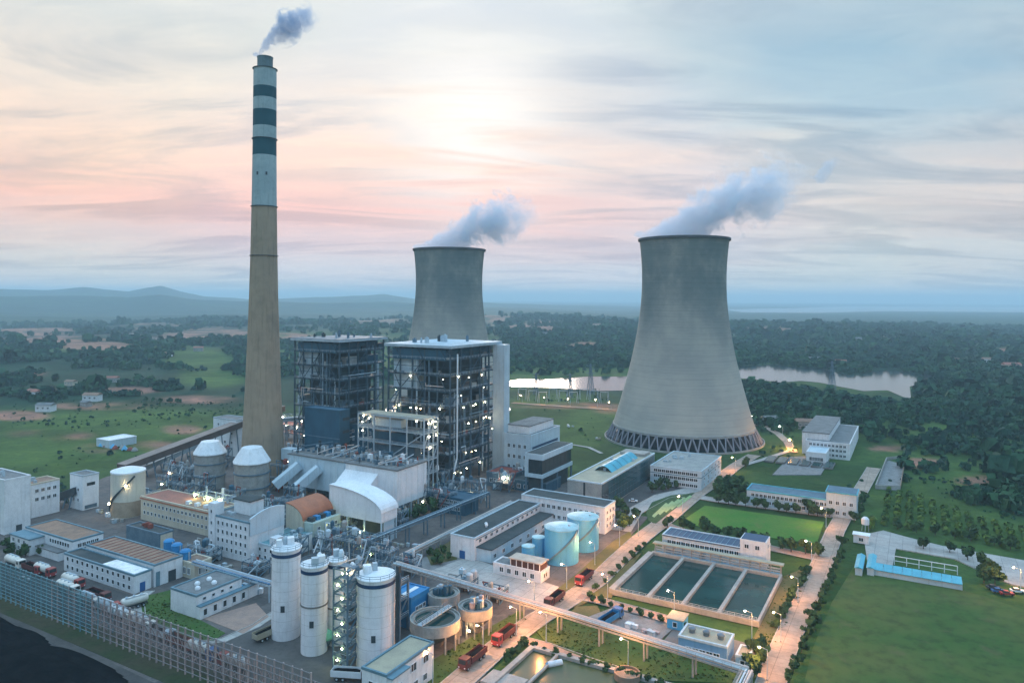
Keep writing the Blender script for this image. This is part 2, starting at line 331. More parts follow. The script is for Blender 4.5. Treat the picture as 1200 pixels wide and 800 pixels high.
# ------------------------------------------------------------------ terrain
def vnoise(x, y, seed):
    r = np.random.default_rng(seed).random((64, 64))
    xi, yi = np.floor(x).astype(int), np.floor(y).astype(int); fx, fy = x-xi, y-yi
    fx = fx*fx*(3-2*fx); fy = fy*fy*(3-2*fy)
    q = lambda a, b: r[a % 64, b % 64]
    return (q(xi,yi)*(1-fx)+q(xi+1,yi)*fx)*(1-fy)+(q(xi,yi+1)*(1-fx)+q(xi+1,yi+1)*fx)*fy
def fbm(x, y, L, seed, oct=4):
    s = 0; a = 0.5; t = 0
    for k in range(oct): s = s+a*vnoise(x/L*2**k+17.3*k, y/L*2**k+5.1*k, seed+k); t += a; a *= 0.5
    return s/t
def sst(e0, e1, x): t = np.clip((x-e0)/(e1-e0), 0, 1); return t*t*(3-2*t)
def poly_dist(P, X, Y):
    d = np.full(X.shape, 1e9); ins = np.zeros(X.shape, bool); n = len(P)
    for i in range(n):
        (x0,y0),(x1,y1) = P[i], P[(i+1)%n]; ex, ey = x1-x0, y1-y0
        t = np.clip(((X-x0)*ex+(Y-y0)*ey)/(ex*ex+ey*ey+1e-9), 0, 1)
        d = np.minimum(d, np.hypot(X-x0-t*ex, Y-y0-t*ey))
        c = ((y0 > Y) != (y1 > Y)); ins ^= c & (X < ex*(Y-y0)/(y1-y0+1e-12)+x0)
    return np.where(ins, -d, d)
river_px = [(866,429),(905,427),(935,430),(960,432),(1000,440),(1030,434),(1045,433),(1062,437),(1097,440),(1096,446),(1066,453),(1068,468),(1056,464),(1040,457),(1012,458),(990,454),(960,448),(938,446),(915,448),(880,444),(866,443)]
river2_px = [(585,448),(610,444),(650,444),(690,441),(745,441),(745,457),(700,458),(650,454),(600,453)]
pond_px = [(142,391),(170,390),(185,394),(208,400),(200,404),(180,402),(165,396),(146,395)]
lake_px = [(850,362.5),(930,361),(1000,359),(1210,360),(1210,366),(1040,364.5),(960,366.5),(870,366)]
lake2_px = [(1240,372),(1300,371),(1330,373),(1290,375),(1240,375)]
waters = [[g(*p) for p in L] for L in (river_px, river2_px, pond_px, lake_px, lake2_px)]
ridge_x = [-700,-200,0,60,100,150,188,215,240,290,340,400,450,480,520,600,700,900,1300,2000]
ridge_y = [350,347,343,343,340,344,338,345,350,353,351,348,345,349,353,356,358,358,357,355]
def HT(X, Y):
    d = np.hypot(X, Y); P = np.hypot(X+10, Y-330)
    w = sst(560, 1000, P); wr = sst(215, 330, X)*sst(330, 420, Y)
    h = np.maximum(w, wr*0.8)*(fbm(X, Y, 320, 3)-0.42)*16
    h = h+sst(1300, 3000, d)*(fbm(X, Y, 1100, 9)-0.45)*70
    h = h+26*np.exp(-((X-470)**2+(Y-715)**2)/95**2)+3*np.exp(-((X-290)**2/120**2+(Y-690)**2/70**2))
    px = 600+F_PX*X/np.maximum(Y, 1.0); px = np.where(Y > 1, px, 2000)
    crest = (HOR-np.interp(px, ridge_x, ridge_y))*8500/F_PX+CAM_H
    rn = (fbm(X, Y, 900, 21, 4)-0.5)*50
    h = h+np.maximum(crest+rn*0.6, 10)*np.exp(-((d-8500)/900)**2)
    h = h+(crest*0.3+rn*0.6+fbm(X, Y, 2400, 31)*40)*np.exp(-((d-6000)/600)**2)*np.where(px < 560, 1, 0.15)
    for k, wp in enumerate(waters):
        r = 45 if k < 2 else (25 if k < 3 else 500)
        h = h*sst(r*0.4, r*5, poly_dist(wp, X, Y))
    return h-0.35
EARTH = [(40,388,50,5),(180,383,40,4),(110,410,50,6),(340,398,30,5),(590,378,30,4),(680,405,30,5),(720,380,30,3),(900,390,35,4),(1060,395,40,5),(1120,420,25,5),(40,440,40,5),(150,460,40,5),(230,470,50,5),(20,490,40,6),(180,525,40,7),(1080,540,25,5),(1150,560,30,5),(75,400,60,9),(250,394,55,9),(628,387,38,6),(640,383,30,4),(440,380,40,5),(215,397,30,5),(30,402,60,7),(120,478,70,5),(60,512,50,8),(215,505,26,6),(115,528,26,6),(660,474,70,4),(725,480,30,4),(1040,524,22,3),(830,395,30,4),(1180,410,22,5)]
FIELD = [(1095,600,85,22),(1180,625,70,20),(235,425,50,14),(150,505,150,30),(250,445,45,12),(1060,575,60,20),(1010,500,40,8),(1100,500,40,10),(650,470,60,12),(680,500,40,30),(60,535,90,28),(1120,560,50,16),(700,395,50,8),(960,405,40,6),(1150,385,60,8)]
def px_of(X, Y):
    Ys = np.maximum(Y, 1.0); return 600+F_PX*X/Ys, HOR+F_PX*CAM_H/Ys
def blobs(L, px, py, seed):
    m = np.zeros(px.shape)
    for (cx, cy_, rx, ry) in L:
        q = np.hypot((px-cx)/rx, (py-cy_)/ry); m = np.maximum(m, sst(1.25, 0.55, q))
    return m
def covers(X, Y):
    px, py = px_of(X, Y); n1 = fbm(X, Y, 260, 41, 4); n2 = fbm(X, Y, 60, 51, 4)
    nf = fbm(X, Y, 1500, 61, 4)
    earth = np.clip(blobs(EARTH, px, py, 0)*sst(0.34, 0.55, n2*0.6+n1*0.4)*1.3, 0, 1)
    field = np.clip(np.maximum(blobs(FIELD, px, py, 0), sst(0.50, 0.60, n1*0.5+nf*0.5)*0.85), 0, 1)
    return earth, field, n1, n2
def wooded(X, Y):
    px, py = px_of(X, Y); e, f, n1, n2 = covers(X, Y)
    yb = np.interp(px, [860,1010,1060,1100,1200,1300], [503,512,545,572,612,640])
    zone = np.where(px > 872, (py < yb), np.where(px > 585, (py < 441), np.where(px > 300, py < 446, py < 474)))
    thr = np.where((px > 872) & (py > 430), 0.27, np.where(px > 585, 0.33, np.where((py > 405) & (py < 474), 0.39, 0.44)))
    f = np.where((px > 585) & (py < 430), f*0.35, np.where((px > 872) & (py < 500), f*0.3, f))
    v = zone*(1-e)*np.clip(1-f*0.95, 0, 1)*sst(0, 0.07, n1*0.5+n2*0.5-thr)
    for k, wp in enumerate(waters[:3]): v = v*(poly_dist(wp, X, Y) > np.where((k == 0) & (Y < 960) & (px < 1070), 62, 5))
    v = v*(np.hypot(X-130, Y-540) > 85)*(np.hypot(X+55, Y-668) > 75)
    return v
angs = np.concatenate([np.radians(np.linspace(-52, 52, 420)), np.radians(np.linspace(52, 308, 66)[1:-1])])
rads = np.concatenate([[20.0, 60.0, 100.0], np.exp(np.linspace(math.log(130), math.log(30000), 380))])
TH, RR = np.meshgrid(angs, rads); GX, GY = RR*np.sin(TH), RR*np.cos(TH); GZ = HT(GX, GY)
na, nr = len(angs), len(rads)
verts = np.stack([GX, GY, GZ], -1).reshape(-1, 3); verts = np.vstack([verts, [[0, 0, GZ[0, 0]]]])
ii, jj = np.meshgrid(np.arange(nr-1), np.arange(na), indexing='ij'); j2 = (jj+1) % na
quads = np.stack([ii*na+jj, (ii+1)*na+jj, (ii+1)*na+j2, ii*na+j2], -1).reshape(-1, 4)[:, ::-1]
def np_mesh(name, V, Q, smooth=False):
    me = bpy.data.meshes.new(name); k = Q.shape[1]
    me.vertices.add(len(V)); me.vertices.foreach_set('co', np.ascontiguousarray(V, dtype=np.float32).ravel())
    me.loops.add(Q.size); me.loops.foreach_set('vertex_index', np.ascontiguousarray(Q, dtype=np.int32).ravel())
    me.polygons.add(len(Q)); me.polygons.foreach_set('loop_start', np.arange(len(Q), dtype=np.int32)*k)
    if smooth: me.polygons.foreach_set('use_smooth', np.ones(len(Q), dtype=bool))
    me.update(calc_edges=True); return me
c0 = len(verts)-1
gme = np_mesh('ground', verts, quads, True)
bmv = [tuple(verts[j]) for j in range(na)]
e_, f_, n1_, n2_ = covers(verts[:, 0], verts[:, 1])
wood = np.array([0.014, 0.048, 0.028]); fld = np.array([0.062, 0.118, 0.030]); fld2 = np.array([0.040, 0.088, 0.028]); ear = np.array([0.34, 0.17, 0.13])
pxv, pyv = px_of(verts[:, 0], verts[:, 1])
near = sst(474, 490, pyv); farg = sst(405, 385, pyv)[:, None]
base = wood+(fld2-wood)*np.maximum(near, sst(0.5, 0.7, n1_)*np.where(pxv > 585, 0.3, 1.0))[:, None]*np.where((pxv > 872) & (pyv < 505), 0.15, 1.0)[:, None]
colr = base+(fld-base)*f_[:, None]; colr = colr+(np.array([0.030, 0.062, 0.045])-colr)*farg*np.where(e_ > 0.3, 0.2, 0.75)[:, None]; colr = colr+(ear-colr)*e_[:, None]*0.9
ca = gme.attributes.new('landcover', 'FLOAT_COLOR', 'POINT')
ca.data.foreach_set('color', np.hstack([colr, np.ones((len(colr), 1))]).astype(np.float32).ravel())
gm = bpy.data.materials.new('ground_cover'); gm.use_nodes = True; nt = gm.node_tree; nt.nodes.clear()
o_ = N('ShaderNodeOutputMaterial'); p_ = N('ShaderNodeBsdfPrincipled'); nt.links.new(p_.outputs[0], o_.inputs[0]); p_.inputs['Roughness'].default_value = 0.95; p_.inputs['Specular IOR Level'].default_value = 0.1
at_ = N('ShaderNodeAttribute'); at_.attribute_name = 'landcover'; ge_ = N('ShaderNodeNewGeometry'); po = ge_.outputs['Position']
c_ = MIX(MR(NOISE(po, 0.012, 8, 0.65), 0.38, 0.64), at_.outputs['Color'], MIX(1.0, at_.outputs['Color'], (0.52, 0.60, 0.55, 1), 'MULTIPLY'))
c_ = MIX(M('MULTIPLY', MR(NOISE(po, 0.06, 7, 0.65), 0.45, 0.68), 0.6), c_, MIX(1.0, c_, (1.75, 1.45, 1.25, 1), 'MULTIPLY'))
c_ = MIX(M('MULTIPLY', MR(NOISE(po, 0.35, 5, 0.65), 0.45, 0.7), 0.6), c_, MIX(1.0, c_, (0.5, 0.55, 0.5, 1), 'MULTIPLY'))
put(p_.inputs['Base Color'], c_)
b_ = N('ShaderNodeBump'); b_.inputs['Strength'].default_value = 0.6; b_.inputs['Distance'].default_value = 1.2; put(b_.inputs['Height'], NOISE(po, 0.25, 6, 0.65)); nt.links.new(b_.outputs[0], p_.inputs['Normal'])
struct('ground', gme, gm)
for nm, wp in zip(('river_water', 'river_water', 'pond_water', 'lake_water'), waters):
    struct(nm, MB().prism(wp, -0.3, 0.02), river_m)
# ------------------------------------------------------------------ haze
hb = MB().box(-31000, 31000, -31000, 31000, float(GZ.min())-1.5, max(290.0, float(GZ.max())+10))
hm = bpy.data.materials.new('haze'); hm.use_nodes = True; nt = hm.node_tree; nt.nodes.clear()
o_ = N('ShaderNodeOutputMaterial'); v_ = N('ShaderNodeVolumePrincipled'); nt.links.new(v_.outputs[0], o_.inputs['Volume'])
v_.inputs['Color'].default_value = (0.58, 0.82, 0.97, 1); v_.inputs['Density'].default_value = 0.00014; v_.inputs['Anisotropy'].default_value = 0.0
tag(ob('haze', hb, hm), 'pale blue evening haze over the plain', 'haze', kind='stuff')
# ------------------------------------------------------------------ forest: tens of thousands of far trees, one mass
def leaf_tree(nq, seed, flat=0.8):
    r = np.random.default_rng(seed); V = []
    for k in range(nq):
        u = r.normal(size=3); u /= np.linalg.norm(u); u[2] = abs(u[2])*1.0-0.25*(r.random() < 0.3)
        c = u*np.array([1, 1, flat])*r.uniform(0.55, 1.0)+np.array([0, 0, 0.95])
        n = u+r.normal(size=3)*0.35; n /= np.linalg.norm(n)
        t = np.cross(n, [0, 0, 1.0]); t /= np.linalg.norm(t)+1e-6; s = np.cross(n, t); q = r.uniform(0.32, 0.55)
        t = t*q*r.uniform(0.8, 1.2); s = s*q
        V += [c-t-s, c+t-s*0.8, c+t*0.9+s, c-t*0.8+s*1.1]
    return np.array(V)
variants = [leaf_tree(15, s, random.uniform(0.75, 1.05)) for s in range(100, 110)]
Vs = []; Ts = []
def scatter(n, d0, d1, size, seed, a0=-50, a1=50):
    r = np.random.default_rng(seed); d = np.sqrt(r.uniform(d0*d0, d1*d1, n)); a = np.radians(r.uniform(a0, a1, n))
    X, Y = d*np.sin(a), d*np.cos(a); keep = wooded(X, Y) > r.random(n)*0.85+0.1
    X, Y = X[keep], Y[keep]; Z = HT(X, Y); sz = size*np.exp(r.normal(-0.05, 0.32, len(X))); vi = r.integers(0, len(variants), len(X)); ro = r.uniform(0, 6.28, len(X))
    for k in range(len(variants)):
        m = vi == k; T = variants[k]; c, s = np.cos(ro[m])[:, None], np.sin(ro[m])[:, None]
        P = np.stack([(T[:, 0]*c-T[:, 1]*s)*sz[m][:, None]+X[m][:, None], (T[:, 0]*s+T[:, 1]*c)*sz[m][:, None]+Y[m][:, None], T[:, 2]*sz[m][:, None]*1.15+Z[m][:, None]-0.4*sz[m][:, None]], -1)
        Vs.append(P.reshape(-1, 3)); Ts.append(np.repeat(np.clip(r.normal(0.42, 0.28, m.sum()), 0, 1), T.shape[0]))
    return len(X)
nt1 = scatter(24000, 430, 900, 2.7, 1); nt2 = scatter(44000, 880, 1700, 3.9, 2); nt3 = scatter(34000, 1650, 3600, 6.4, 3, -42, 42)
FV = np.vstack(Vs); fme = np_mesh('forest', FV, np.arange(len(FV)).reshape(-1, 4))
def set_tint(me, a): me.attributes.new('tint', 'FLOAT', 'POINT').data.foreach_set('value', np.ascontiguousarray(a, dtype=np.float32))
set_tint(fme, np.concatenate(Ts))
tag(ob('forest', fme, leafw), 'dense dark green woodland covering the hills around the plant', 'forest', kind='stuff')
print('forest', nt1, nt2, nt3, len(FV)//2)
# ------------------------------------------------------------------ yards, roads, lawns
sheet('plant_yard', [(-60,640),(20,612),(120,560),(215,530),(250,500),(330,492),(450,492),(590,488),(650,540),(700,600),(760,605),(690,680),(640,705),(560,800),(530,850),(-60,850)], 0.0, yard_m)
sheet('coal_yard', [(-60,708),(0,722),(160,815),(160,880),(-60,880)], 0.03, coal_m)
sheet('coal_yard_track', [(-60,703),(0,714),(190,804),(168,808),(0,722),(-60,711)], 0.06, mat('coal_dusted_track', (0.10,0.095,0.09), (0.06,0.058,0.058), 0.1, 0.95, fine=0.5, fscale=0.5))
sheet('access_road', [(-60,648),(0,660),(60,652),(100,680),(165,700),(240,752),(262,745),(300,735),(420,800),(420,850),(300,850),(0,690),(-60,670)], 0.05, asph_m)
sheet('silo_apron', [(262,748),(318,728),(420,745),(425,850),(330,850)], 0.09, asph_m)
sheet('concrete_apron', [(505,668),(548,652),(655,687),(640,708),(610,703)], 0.06, paleroad)
sheet('gravel_yard', [(470,655),(525,650),(548,652),(505,668)], 0.06, gravel_m)
sheet('scrub_patch', [(500,650),(530,632),(536,655),(505,662)], 0.10, verge_m)
def strip(name, pts, w, z, m, kerb=True):
    L, R = [], []
    for i, p in enumerate(pts):
        q0 = pts[max(0, i-1)]; q1 = pts[min(len(pts)-1, i+1)]; tx, ty = q1[0]-q0[0], q1[1]-q0[1]; n = math.hypot(tx, ty); nx, ny = -ty/n, tx/n
        L.append((p[0]+nx*w/2, p[1]+ny*w/2)); R.append((p[0]-nx*w/2, p[1]-ny*w/2))
    n = len(pts); mb = MB().add([(x,y,z) for x,y in L]+[(x,y,z) for x,y in R], [(i,n+i,n+i+1,i+1) for i in range(n-1)])
    s = struct(name, mb, m)
    if kerb:
        for S in (L, R):
            k = MB()
            for i in range(n-1): k.bar((*S[i], z+0.02), (*S[i+1], z+0.02), 0.28, 0.26)
            ob('kerb', k, kerb_m, s)
    return s
def px_line(*pp): return [g(*p) for p in pp]
road1 = px_line((505,828),(547,791),(585,757),(630,725),(668,702),(700,680),(722,658),(752,630),(785,605),(815,580),(843,561),(862,546),(884,533))
strip('main_road', road1, 8.0, 0.14, road_m)
road2 = px_line((896,825),(908,785),(923,748),(936,718),(949,692),(958,672),(968,648),(979,622),(990,602),(1003,584),(1015,564),(1024,548))
strip('east_road', road2, 7.5, 0.13, road_m)
strip('lawn_north_road', px_line((806,580),(840,586),(900,594),(975,604)), 7.0, 0.12, paleroad)
strip('lawn_south_path', px_line((772,612),(800,622),(880,637),(950,652),(972,655)), 6.0, 0.10, paver_m)
strip('pool_path', px_line((678,699),(700,703),(745,715),(800,731)), 5.0, 0.17, paver_m)
strip('pond_path', px_line((606,748),(640,757),(690,775),(760,798)), 4.2, 0.11, paver_m)
strip('office_forecourt_path', px_line((728,622),(742,600),(775,582),(815,573)), 8.5, 0.16, paleroad)
strip('tower_path', px_line((870,545),(895,538),(925,528)), 4.0, 0.12, paleroad, False)
strip('tower_ring_road', px_line((880,497),(895,499),(912,508),(923,518),(930,530)), 6.0, 0.12, road_m, False)
strip('switchyard_road', px_line((600,472),(660,476),(722,480)), 9.0, 0.12, earth_m, False)
strip('tower_foot_path', px_line((660,519),(690,524),(705,531)), 3.0, 0.1, paleroad, False)
sheet('east_concrete_road', [(1012,626),(1035,621),(1060,628),(1104,639),(1200,656),(1290,674),(1290,702),(1185,684),(1140,664),(1118,654),(1050,642),(1046,662),(1025,660),(1016,655)], 0.08, paleroad)
sheet('lawn', [(826,592),(900,602),(966,611),(957,636),(880,627),(796,612)], 0.15, lawn_m)
# leaf-shaped bed with pale stripes
sheet('leaf_bed', [(757,600),(764,588),(786,580),(814,577),(790,596),(768,613),(760,610)], 0.30, leafm)
for k in range(5):
    x0 = 764+k*7
    sheet('bed_stripe', [(x0,604-k*3),(x0+2.6,606-k*3),(x0+19,590-k*2.2),(x0+16.4,588.6-k*2.2)], 0.36, mat('pale_bed_planting', (0.30,0.42,0.22), (0.22,0.34,0.16), 0.8, 0.95))
sheet('big_field', [(930,850),(952,760),(975,705),(1000,664),(1030,668),(1125,690),(1195,712),(1290,745),(1290,850)], 0.05, grass_m)
sheet('west_lawn', [(165,706),(174,697),(203,690),(215,705),(235,726),(264,741),(250,750),(225,749),(185,738),(168,724)], 0.13, mat('dark_lawn', (0.035,0.095,0.018), (0.060,0.110,0.026), 0.07, 0.95, fine=0.5, fscale=0.8, bump=0.4, worn=(0.10,0.09,0.035,0.4)))  # west lawn grass, a darker green than the central lawn
strip('west_lawn_path', px_line((176,692),(163,702),(164,722),(185,743),(225,755),(262,750),(300,733),(322,718)), 3.2, 0.10, paleroad)
sheet('rack_lawn', [(628,738),(640,731),(665,727),(700,735),(800,764),(870,790),(870,800),(740,795),(690,772),(640,752)], 0.12, grass_m)
sheet('clarifier_lawn', [(508,772),(560,742),(610,714),(622,728),(580,752),(530,790),(500,815),(490,800)], 0.12, grass_m)
sheet('pool_lawn_east', [(880,752),(905,705),(918,675),(945,664),(951,672),(934,708),(912,752),(896,762)], 0.10, verge_m)
sheet('pool_lawn_west', [(672,712),(712,678),(734,657),(752,647),(722,690),(716,700),(690,704)], 0.10, verge_m)
sheet('lawn_triangle', [(662,722),(676,710),(700,709),(706,722),(695,730)], 0.13, verge_m)
sheet('tank_verge', [(648,694),(680,668),(718,634),(738,622),(742,632),(712,660),(690,679),(655,700)], 0.09, verge_m)
sheet('brick_yard', [(690,722),(716,712),(792,733),(770,752)], 0.22, gravel_m)
sheet('pump_yard', [(792,733),(800,731),(888,757),(880,790),(772,757)], 0.20, darkconc)
sheet('substation_gravel', [(905,556),(925,535),(975,533),(962,556)], 0.08, gravel_m)
sheet('enclosure_gravel', [(1026,572),(1038,540),(1060,537),(1054,574)], 0.06, gravel_m)
sheet('office_forecourt', [(690,600),(720,585),(765,560),(810,560),(815,570),(760,582),(735,600),(725,618)], 0.07, asph_m)
sheet('west_brick_apron', [(238,724),(300,706),(315,722),(285,742)], 0.12, paver_m)
# ------------------------------------------------------------------ cooling towers
shell_m = bpy.data.materials.new('tower_concrete'); shell_m.use_nodes = True; nt = shell_m.node_tree; nt.nodes.clear()
o_ = N('ShaderNodeOutputMaterial'); p_ = N('ShaderNodeBsdfPrincipled'); nt.links.new(p_.outputs[0], o_.inputs[0]); p_.inputs['Roughness'].default_value = 0.9; p_.inputs['Specular IOR Level'].default_value = 0.2
tc_ = N('ShaderNodeTexCoord'); oc = tc_.outputs['Object']; sp = N('ShaderNodeSeparateXYZ'); nt.links.new(oc, sp.inputs[0]); zz = sp.outputs[2]
c_ = MIX(MR(NOISE(oc, 0.035, 6, 0.6), 0.35, 0.65), (0.42, 0.40, 0.35, 1), (0.34, 0.335, 0.305, 1))
mp_ = N('ShaderNodeMapping'); nt.links.new(oc, mp_.inputs[0]); mp_.inputs['Scale'].default_value = (0.03, 0.03, 0.9)
c_ = MIX(M('MULTIPLY', MR(NOISE(mp_.outputs[0], 1.0, 6, 0.7), 0.42, 0.7), 0.38), c_, MIX(1.0, c_, (0.72, 0.74, 0.75, 1), 'MULTIPLY'))
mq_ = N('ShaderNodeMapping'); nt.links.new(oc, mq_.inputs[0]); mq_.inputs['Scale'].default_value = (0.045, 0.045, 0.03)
st_ = M('MULTIPLY', MR(NOISE(mq_.outputs[0], 1.0, 7, 0.65), 0.15, 0.62), MR(M('ADD', zz, M('MULTIPLY', NOISE(oc, 0.03, 5, 0.6), 70)), 70, 165))  # bluish darkening towards the top: staining, with shade put into the colour
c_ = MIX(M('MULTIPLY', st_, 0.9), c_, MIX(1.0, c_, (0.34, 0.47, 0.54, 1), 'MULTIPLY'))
li_ = M('LESS_THAN', M('FRACT', M('MULTIPLY', zz, 0.25)), 0.07)
c_ = MIX(M('MULTIPLY', li_, 0.35), c_, MIX(1.0, c_, (0.6, 0.6, 0.6, 1), 'MULTIPLY'))
put(p_.inputs['Base Color'], c_)
colm = mat('tower_column_concrete', (0.24, 0.24, 0.27), (0.18, 0.18, 0.21), 0.2, 0.9)
innerm = mat('tower_fill_dark', (0.016, 0.020, 0.030), (0.024, 0.028, 0.038), 0.2, 0.9)
basinm = mat('basin_concrete', (0.50, 0.50, 0.48), (0.42, 0.42, 0.41), 0.2, 0.9, fine=0.2)
def rad(z): return 31.0*math.sqrt(1+((119-z)/81.0)**2)
def tower_root(label, P):
    t = thing('cooling_tower', label, 'cooling tower', P, 0.0, 'cooling towers')
    prof = [(rad(z), z) for z in np.linspace(10, 148.2, 70)]
    inn = [(rad(z)-0.9, z) for z in np.linspace(148.2, 10, 24)]
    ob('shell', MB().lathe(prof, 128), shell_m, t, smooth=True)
    ob('inner_shell', MB().lathe(inn+[(rad(10), 10.0)], 96), darkconc, t, smooth=True)
    rt = rad(150)
    ob('rim', MB().lathe([(rad(148.2)-0.3,148.0),(rt+0.9,148.2),(rt+1.0,149.8),(rt+0.6,150),(rt-1.4,150),(rt-1.4,148.1)], 96), mat('dark_rim_concrete', (0.10,0.11,0.12), None, 0.2, 0.9), t, smooth=False)
    ob('ring_beam', MB().lathe([(rad(10)-0.9,9.0),(rad(10)+0.35,9.0),(rad(10)+0.35,10.6),(rad(10.6)-0.2,10.9)], 128), concrete, t)
    ob('basin', MB().lathe([(58.6,-0.5),(58.6,1.0),(58.0,1.0),(58.0,0.2)], 96), concrete, t)
    ob('basin_water', MB().lathe([(58.0,0.6),(0.5,0.6)], 64), river_m, t)
    ob('fill', MB().lathe([(48,0.3),(48,9.6),(0.5,9.6)], 64), innerm, t)
    n = 54; R0, R1 = 57.0, rad(9.4); me = [None, None]
    for s in (0, 1):
        da = (math.pi/n)*(1 if s else -1)*0.92
        me[s] = MB().bar((R0,0,0.3), (R1*math.cos(da), R1*math.sin(da), 9.4), 0.85).mesh('column'); me[s].materials.append(colm)
    for k in range(n):
        for s in (0, 1): ob('column', me[s], None, t, (0,0,0), 2*math.pi*k/n)
    # stair ladder up the shell
    mb = MB()
    for zb in np.arange(10, 147, 6.0): mb.bar((rad(zb)+0.5, 0, zb), (rad(zb+6)+0.5, 0, zb+6), 0.5)
    ob('ladder', mb, steeld, t, rz=math.radians(75))
    return t
T1P = (129.5, 541.0); T2P = (-59.0, 672.0)
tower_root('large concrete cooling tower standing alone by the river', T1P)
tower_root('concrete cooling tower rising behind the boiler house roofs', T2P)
# ------------------------------------------------------------------ steam and smoke
def plume(name, label, cat, P, z, spine, dens, colr, seed, nscale, aniso=0.2, group=None):
    """closed lumpy hull along a drifting spine, filled with an uneven Principled Volume"""
    n = 20; V = []; F = []; pts = [Vector(s[:3]) for s in spine]; rr_ = [s[3] for s in spine]
    m = len(spine)
    for i in range(m):
        q = (pts[min(m-1, i+1)]-pts[max(0, i-1)]).normalized()
        if i == 0: q = Vector((0, 0, 1)).lerp(q, 0.25).normalized()
        u = Vector((0, 1, 0)).cross(q).normalized(); v = q.cross(u).normalized()
        for k in range(n):
            a = 2*math.pi*k/n; d = u*math.cos(a)+v*math.sin(a); r = rr_[i]
            nn = mnoise.noise((pts[i]+d*r)*(1.6/max(rr_))+Vector((seed*7.1, seed*3.3, 0)))
            w = 0.55 if i > 0 else 0.0
            V.append(pts[i]+d*r*((1.35 if i > 1 else 1.0)+w*nn))
    for i in range(m-1):
        for k in range(n): F.append((i*n+k, i*n+(k+1)%n, (i+1)*n+(k+1)%n, (i+1)*n+k))
    F.append(tuple(range(n-1,-1,-1))); F.append(tuple(range((m-1)*n, m*n)))
    mm = bpy.data.materials.new(name+'_vapour'); mm.use_nodes = True
    global nt
    nt = mm.node_tree; nt.nodes.clear()
    o = N('ShaderNodeOutputMaterial'); v = N('ShaderNodeVolumePrincipled'); nt.links.new(v.outputs[0], o.inputs['Volume'])
    v.inputs['Color'].default_value = (*colr, 1); v.inputs['Anisotropy'].default_value = aniso
    tcx = N('ShaderNodeTexCoord'); oc = tcx.outputs['Object']
    off_ = N('ShaderNodeVectorMath', operation='ADD'); nt.links.new(oc, off_.inputs[0]); off_.inputs[1].default_value = (seed*13.0, seed*5.0, seed*9.0)
    ns = M('ADD', M('MULTIPLY', NOISE(off_.outputs[0], nscale, 7, 0.70, 0.8), 0.6), M('MULTIPLY', NOISE(off_.outputs[0], nscale*3.0, 6, 0.68, 0.5), 0.4))
    # thin towards the hull: distance to the spine measured against the local radius
    xs = [p.x for p in pts]; sp = N('ShaderNodeSeparateXYZ'); nt.links.new(oc, sp.inputs[0])
    tt = MR(sp.outputs[0], xs[0], xs[-1], 0, 1, False)
    rp = N('ShaderNodeValToRGB'); cr = rp.color_ramp; nt.links.new(tt, rp.inputs[0])
    zmax = max(p.z for p in pts)+1; ymax = max(abs(p.y) for p in pts)+1; rmax = max(rr_)
    while len(cr.elements) < m: cr.elements.new(0.5)
    for e, p, r in zip(cr.elements, pts, rr_):
        e.position = (p.x-xs[0])/(xs[-1]-xs[0]); e.color = (max(0, p.z)/zmax, p.y/(2*ymax)+0.5, r/rmax, 1)
    sc = N('ShaderNodeSeparateColor'); nt.links.new(rp.outputs[0], sc.inputs[0])
    cz = M('MULTIPLY', sc.outputs[0], zmax); cyy = M('MULTIPLY', M('SUBTRACT', sc.outputs[1], 0.5), 2*ymax); cr_ = M('MULTIPLY', sc.outputs[2], rmax)
    d2 = M('SQRT', M('ADD', M('POWER', M('SUBTRACT', sp.outputs[2], cz), 2.0), M('POWER', M('SUBTRACT', sp.outputs[1], cyy), 2.0)))
    q = M('DIVIDE', d2, cr_)
    q = M('ADD', q, M('MULTIPLY', M('SUBTRACT', ns, 0.5), MR(tt, 0.0, 0.45, 2.0, 7.0)))
    edge = MR(q, 0.66, 0.42)
    fade = M('MULTIPLY', MR(tt, 1.0, 0.72), MR(tt, 0.35, 1.0, 1.0, 0.30))
    put(v.inputs['Density'], M('MULTIPLY', M('MULTIPLY', edge, fade), dens))
    mm.cycles.volume_step_rate = 0.3
    me = bpy.data.meshes.new(name); me.from_pydata([tuple(p) for p in V], [], F); me.update()
    o = ob(name, me, mm, None, (P[0], P[1], z))
    return tag(o, label, cat, group)
S = 541.0/F_PX
plume('steam_plume', 'pale steam drifting right off the large lone cooling tower', 'steam', T1P, 148.6,
      [(-29,0,0.5,10),(-14,0,4,20),(6,0,11,26),(24,0,20,26),(42,0,28,25),(58,0,34,25),(72,0,40,22),(84,0,47,16),(95,0,54,10),(104,0,58,5)], 0.10, (0.80,0.89,1.0), 1, 0.034, group='steam and smoke plumes')
plume('steam_plume', 'pale steam drifting right off the cooling tower behind the boilers', 'steam', T2P, 148.6,
      [(-26,0,0.5,10),(-10,0,4,18),(8,0,10,24),(24,0,19,26),(40,0,27,26),(58,0,32,25),(74,0,33,20),(88,0,31,13),(98,0,31,7)], 0.10, (0.80,0.89,1.0), 2, 0.034, group='steam and smoke plumes')
CHP = (-139.6, 403.0)
plume('smoke_plume', 'dark grey blue smoke curling off the tall striped chimney', 'smoke', CHP, 239.2,
      [(-3.4,0,0.0,3.6),(-1.5,0,5,5.0),(2,0,10,7.0),(6,0,14.0,9.0),(11,0,17.5,10.0),(17,0,20.5,10.0),(23,0,22,8.5),(29,0,23,5.0),(33,0,24,3)], 0.26, (0.46,0.60,0.80), 3, 0.085, group='steam and smoke plumes')
